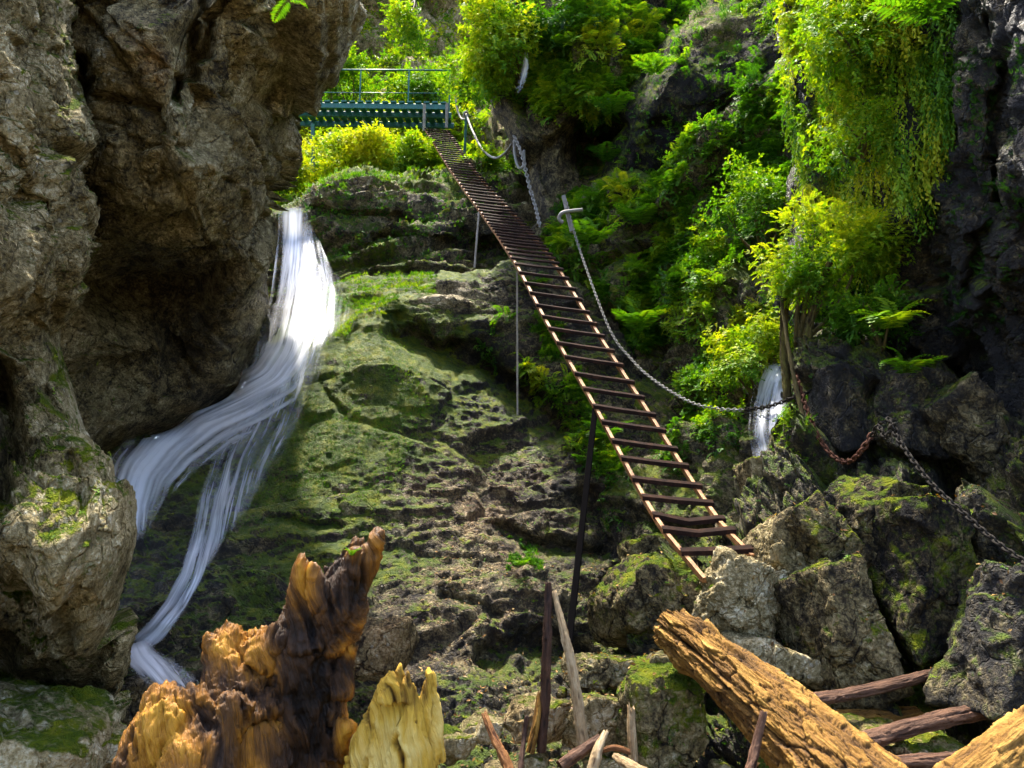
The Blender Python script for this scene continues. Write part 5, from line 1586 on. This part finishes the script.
shrub('broad yellow leafy clump at the top of the right wall', 850, 25, 7.5, (.62, .4, .55), .72, 15, 700, (0.091, 0.189), base=(850, 70, 7.9))
shrub('lower yellow leafy clump hanging on the right wall', 855, 125, 7.6, (.45, .35, .5), .68, 16, 420, (0.084, 0.168), base=(860, 160, 7.9))
shrub('green fern-leaved bush below the feathery yellow shrub', 876, 318, 7.4, (.36, .3, .28), .46, 17, 468, (0.091, 0.182), base=(880, 350, 7.4), kinds=('frond', 'sprig'))

fern('light green fern with flat fronds on the ledge below the feathery shrub', 893, 330, 6.9, .48, .60, 1, (-.3, -1, .2), 9)
fern('small bright fern on top of the square block', 905, 375, 6.65, .34, .52, 2, (-.2, -1, .4), 8)
fern('fern drooping from the right wall near the top edge', 930, 22, 6.7, .55, .46, 3, (-.5, -1, .2), 9)
fern('fern at the foot of the white ladder prop', 530, 290, 12.2, .42, .42, 4, (.2, -1, .3), 8)
fern('big fern on the dark hollow edge above the pale chain', 640, 330, 10.6, .55, .44, 5, (-.2, -1, .3), 9)
fern('fern hanging below the hooped peg', 590, 245, 11.8, .6, .48, 6, (0, -1, .3), 9)
fern('fern arching over the dark gap right of the hooped peg', 640, 225, 12.2, .6, .44, 7, (0, -1, .3), 9)
fern('fern on the shaded face below the spur ferns', 612, 115, 13.5, .6, .4, 8, (0, -1, .3), 8)
fern('second lower fern on the shaded face of the spur', 606, 162, 13.8, .5, .36, 9, (0, -1, .3), 8)
fern('fern on the edge of the big shaded boulder', 655, 75, 12.6, .5, .5, 10, (-.2, -1, .4), 8)
fern('small plant growing in the slab crevice below the middle', 520, 566, 8.2, .18, .5, 11, (0, -1, .5), 7)
fern('tuft of fern in the cleft beside the black ladder prop', 605, 440, 9.6, .4, .42, 12, (0, -1, .3), 8)
fern('little fern sprouting on top of the driftwood snag', 352, 556, 3.42, .055, .6, 13, (0, -.5, 1), 7)
fern('grassy fern hanging from the top of the grey overhang', 288, 0, 6.35, .25, .5, 14, (.2, -1, -.3), 7)

# mossy stems under the feathery shrub
for i, (lab, pts) in enumerate([('mossy slanting trunk under the feathery shrub, left of the pair', [(802, 250, 7.9), (786, 300, 8.0), (784, 350, 8.05), (788, 400, 7.9)]),
                                ('mossy slanting trunk under the feathery shrub, right of the pair', [(830, 262, 7.7), (812, 310, 7.8), (806, 350, 7.75), (800, 380, 7.7)])]):
    log('tree_trunk', lab, 'tree trunk', pts, [.018, .028, .032, .03], M_BARK, 140, 48, 40 + i, .012, .008, 2, moss=.42)
log('tree_trunk', 'thin bare stem running down beside the rusty chain', 'tree trunk', [(780, 290, 7.9), (788, 345, 7.6), (799, 400, 7.3), (808, 440, 7.1), (806, 480, 7.1)], [.012, .016, .018, .018], M_BARK, 80, 16, 43, .004, .002, 0)

GROUPS = {'fern': 'ferns growing on the gorge rocks', 'shrub': 'leafy bushes clinging to the gorge', 'boulder': 'boulders and blocks on the gorge floor and slopes', 'chain': 'chains hung along the climb',
          'stick': 'sticks standing and lying in the rubble', 'beam': 'dark beams jammed behind the log', 'log': 'golden logs at the bottom right', 'cable': 'white cables near the ladder top',
          'tree trunk': 'mossy stems under the feathery shrub', 'stump': 'stumps in the foreground'}
for o in list(S.objects):
    if o.parent is None and o.get('category') in GROUPS and not o.get('group'):
        o['group'] = GROUPS[o['category']]

# ---------------------------------------------------------------- camera, light
cam = bpy.data.cameras.new('camera')
cam.lens = 28
cam.sensor_width = 36
cam.clip_end = 500
co = bpy.data.objects.new('camera', cam)
COL.objects.link(co)
co.location = Vector(CAM)
co.rotation_euler = (R(90) + PITCH, 0, 0)
S.camera = co

w = bpy.data.worlds.new('World')
S.world = w
w.use_nodes = True
nt = w.node_tree
bg = nt.nodes['Background']
sky = nt.nodes.new('ShaderNodeTexSky')
sky.sky_type = 'NISHITA'
sky.sun_disc = False
sky.air_density = 0.8
sky.dust_density = 2.5
sky.ozone_density = 0.6
sky.sun_elevation = SUN_EL
sky.sun_rotation = SUN_AZ
nt.links.new(sky.outputs[0], bg.inputs[0])
bg.inputs[1].default_value = 0.15
sl = bpy.data.lights.new('sun', 'SUN')
sl.energy = 3.0
sl.angle = R(2.0)
sl.color = (1.0, .93, .80)
so = bpy.data.objects.new('sun', sl)
COL.objects.link(so)
sd = Vector((math.sin(SUN_AZ) * math.cos(SUN_EL), math.cos(SUN_AZ) * math.cos(SUN_EL), math.sin(SUN_EL)))
so.rotation_euler = sd.to_track_quat('Z', 'Y').to_euler()
so.location = sd * 40
S.view_settings.view_transform = 'Standard'
S.view_settings.look = 'None'
S.view_settings.exposure = 2.4
S.cycles.use_denoising = True
S.cycles.use_adaptive_sampling = True
S.cycles.adaptive_threshold = 0.04
S.cycles.adaptive_min_samples = 24
S.cycles.max_bounces = 5
S.cycles.diffuse_bounces = 4
S.cycles.transmission_bounces = 4
S.cycles.transparent_max_bounces = 8
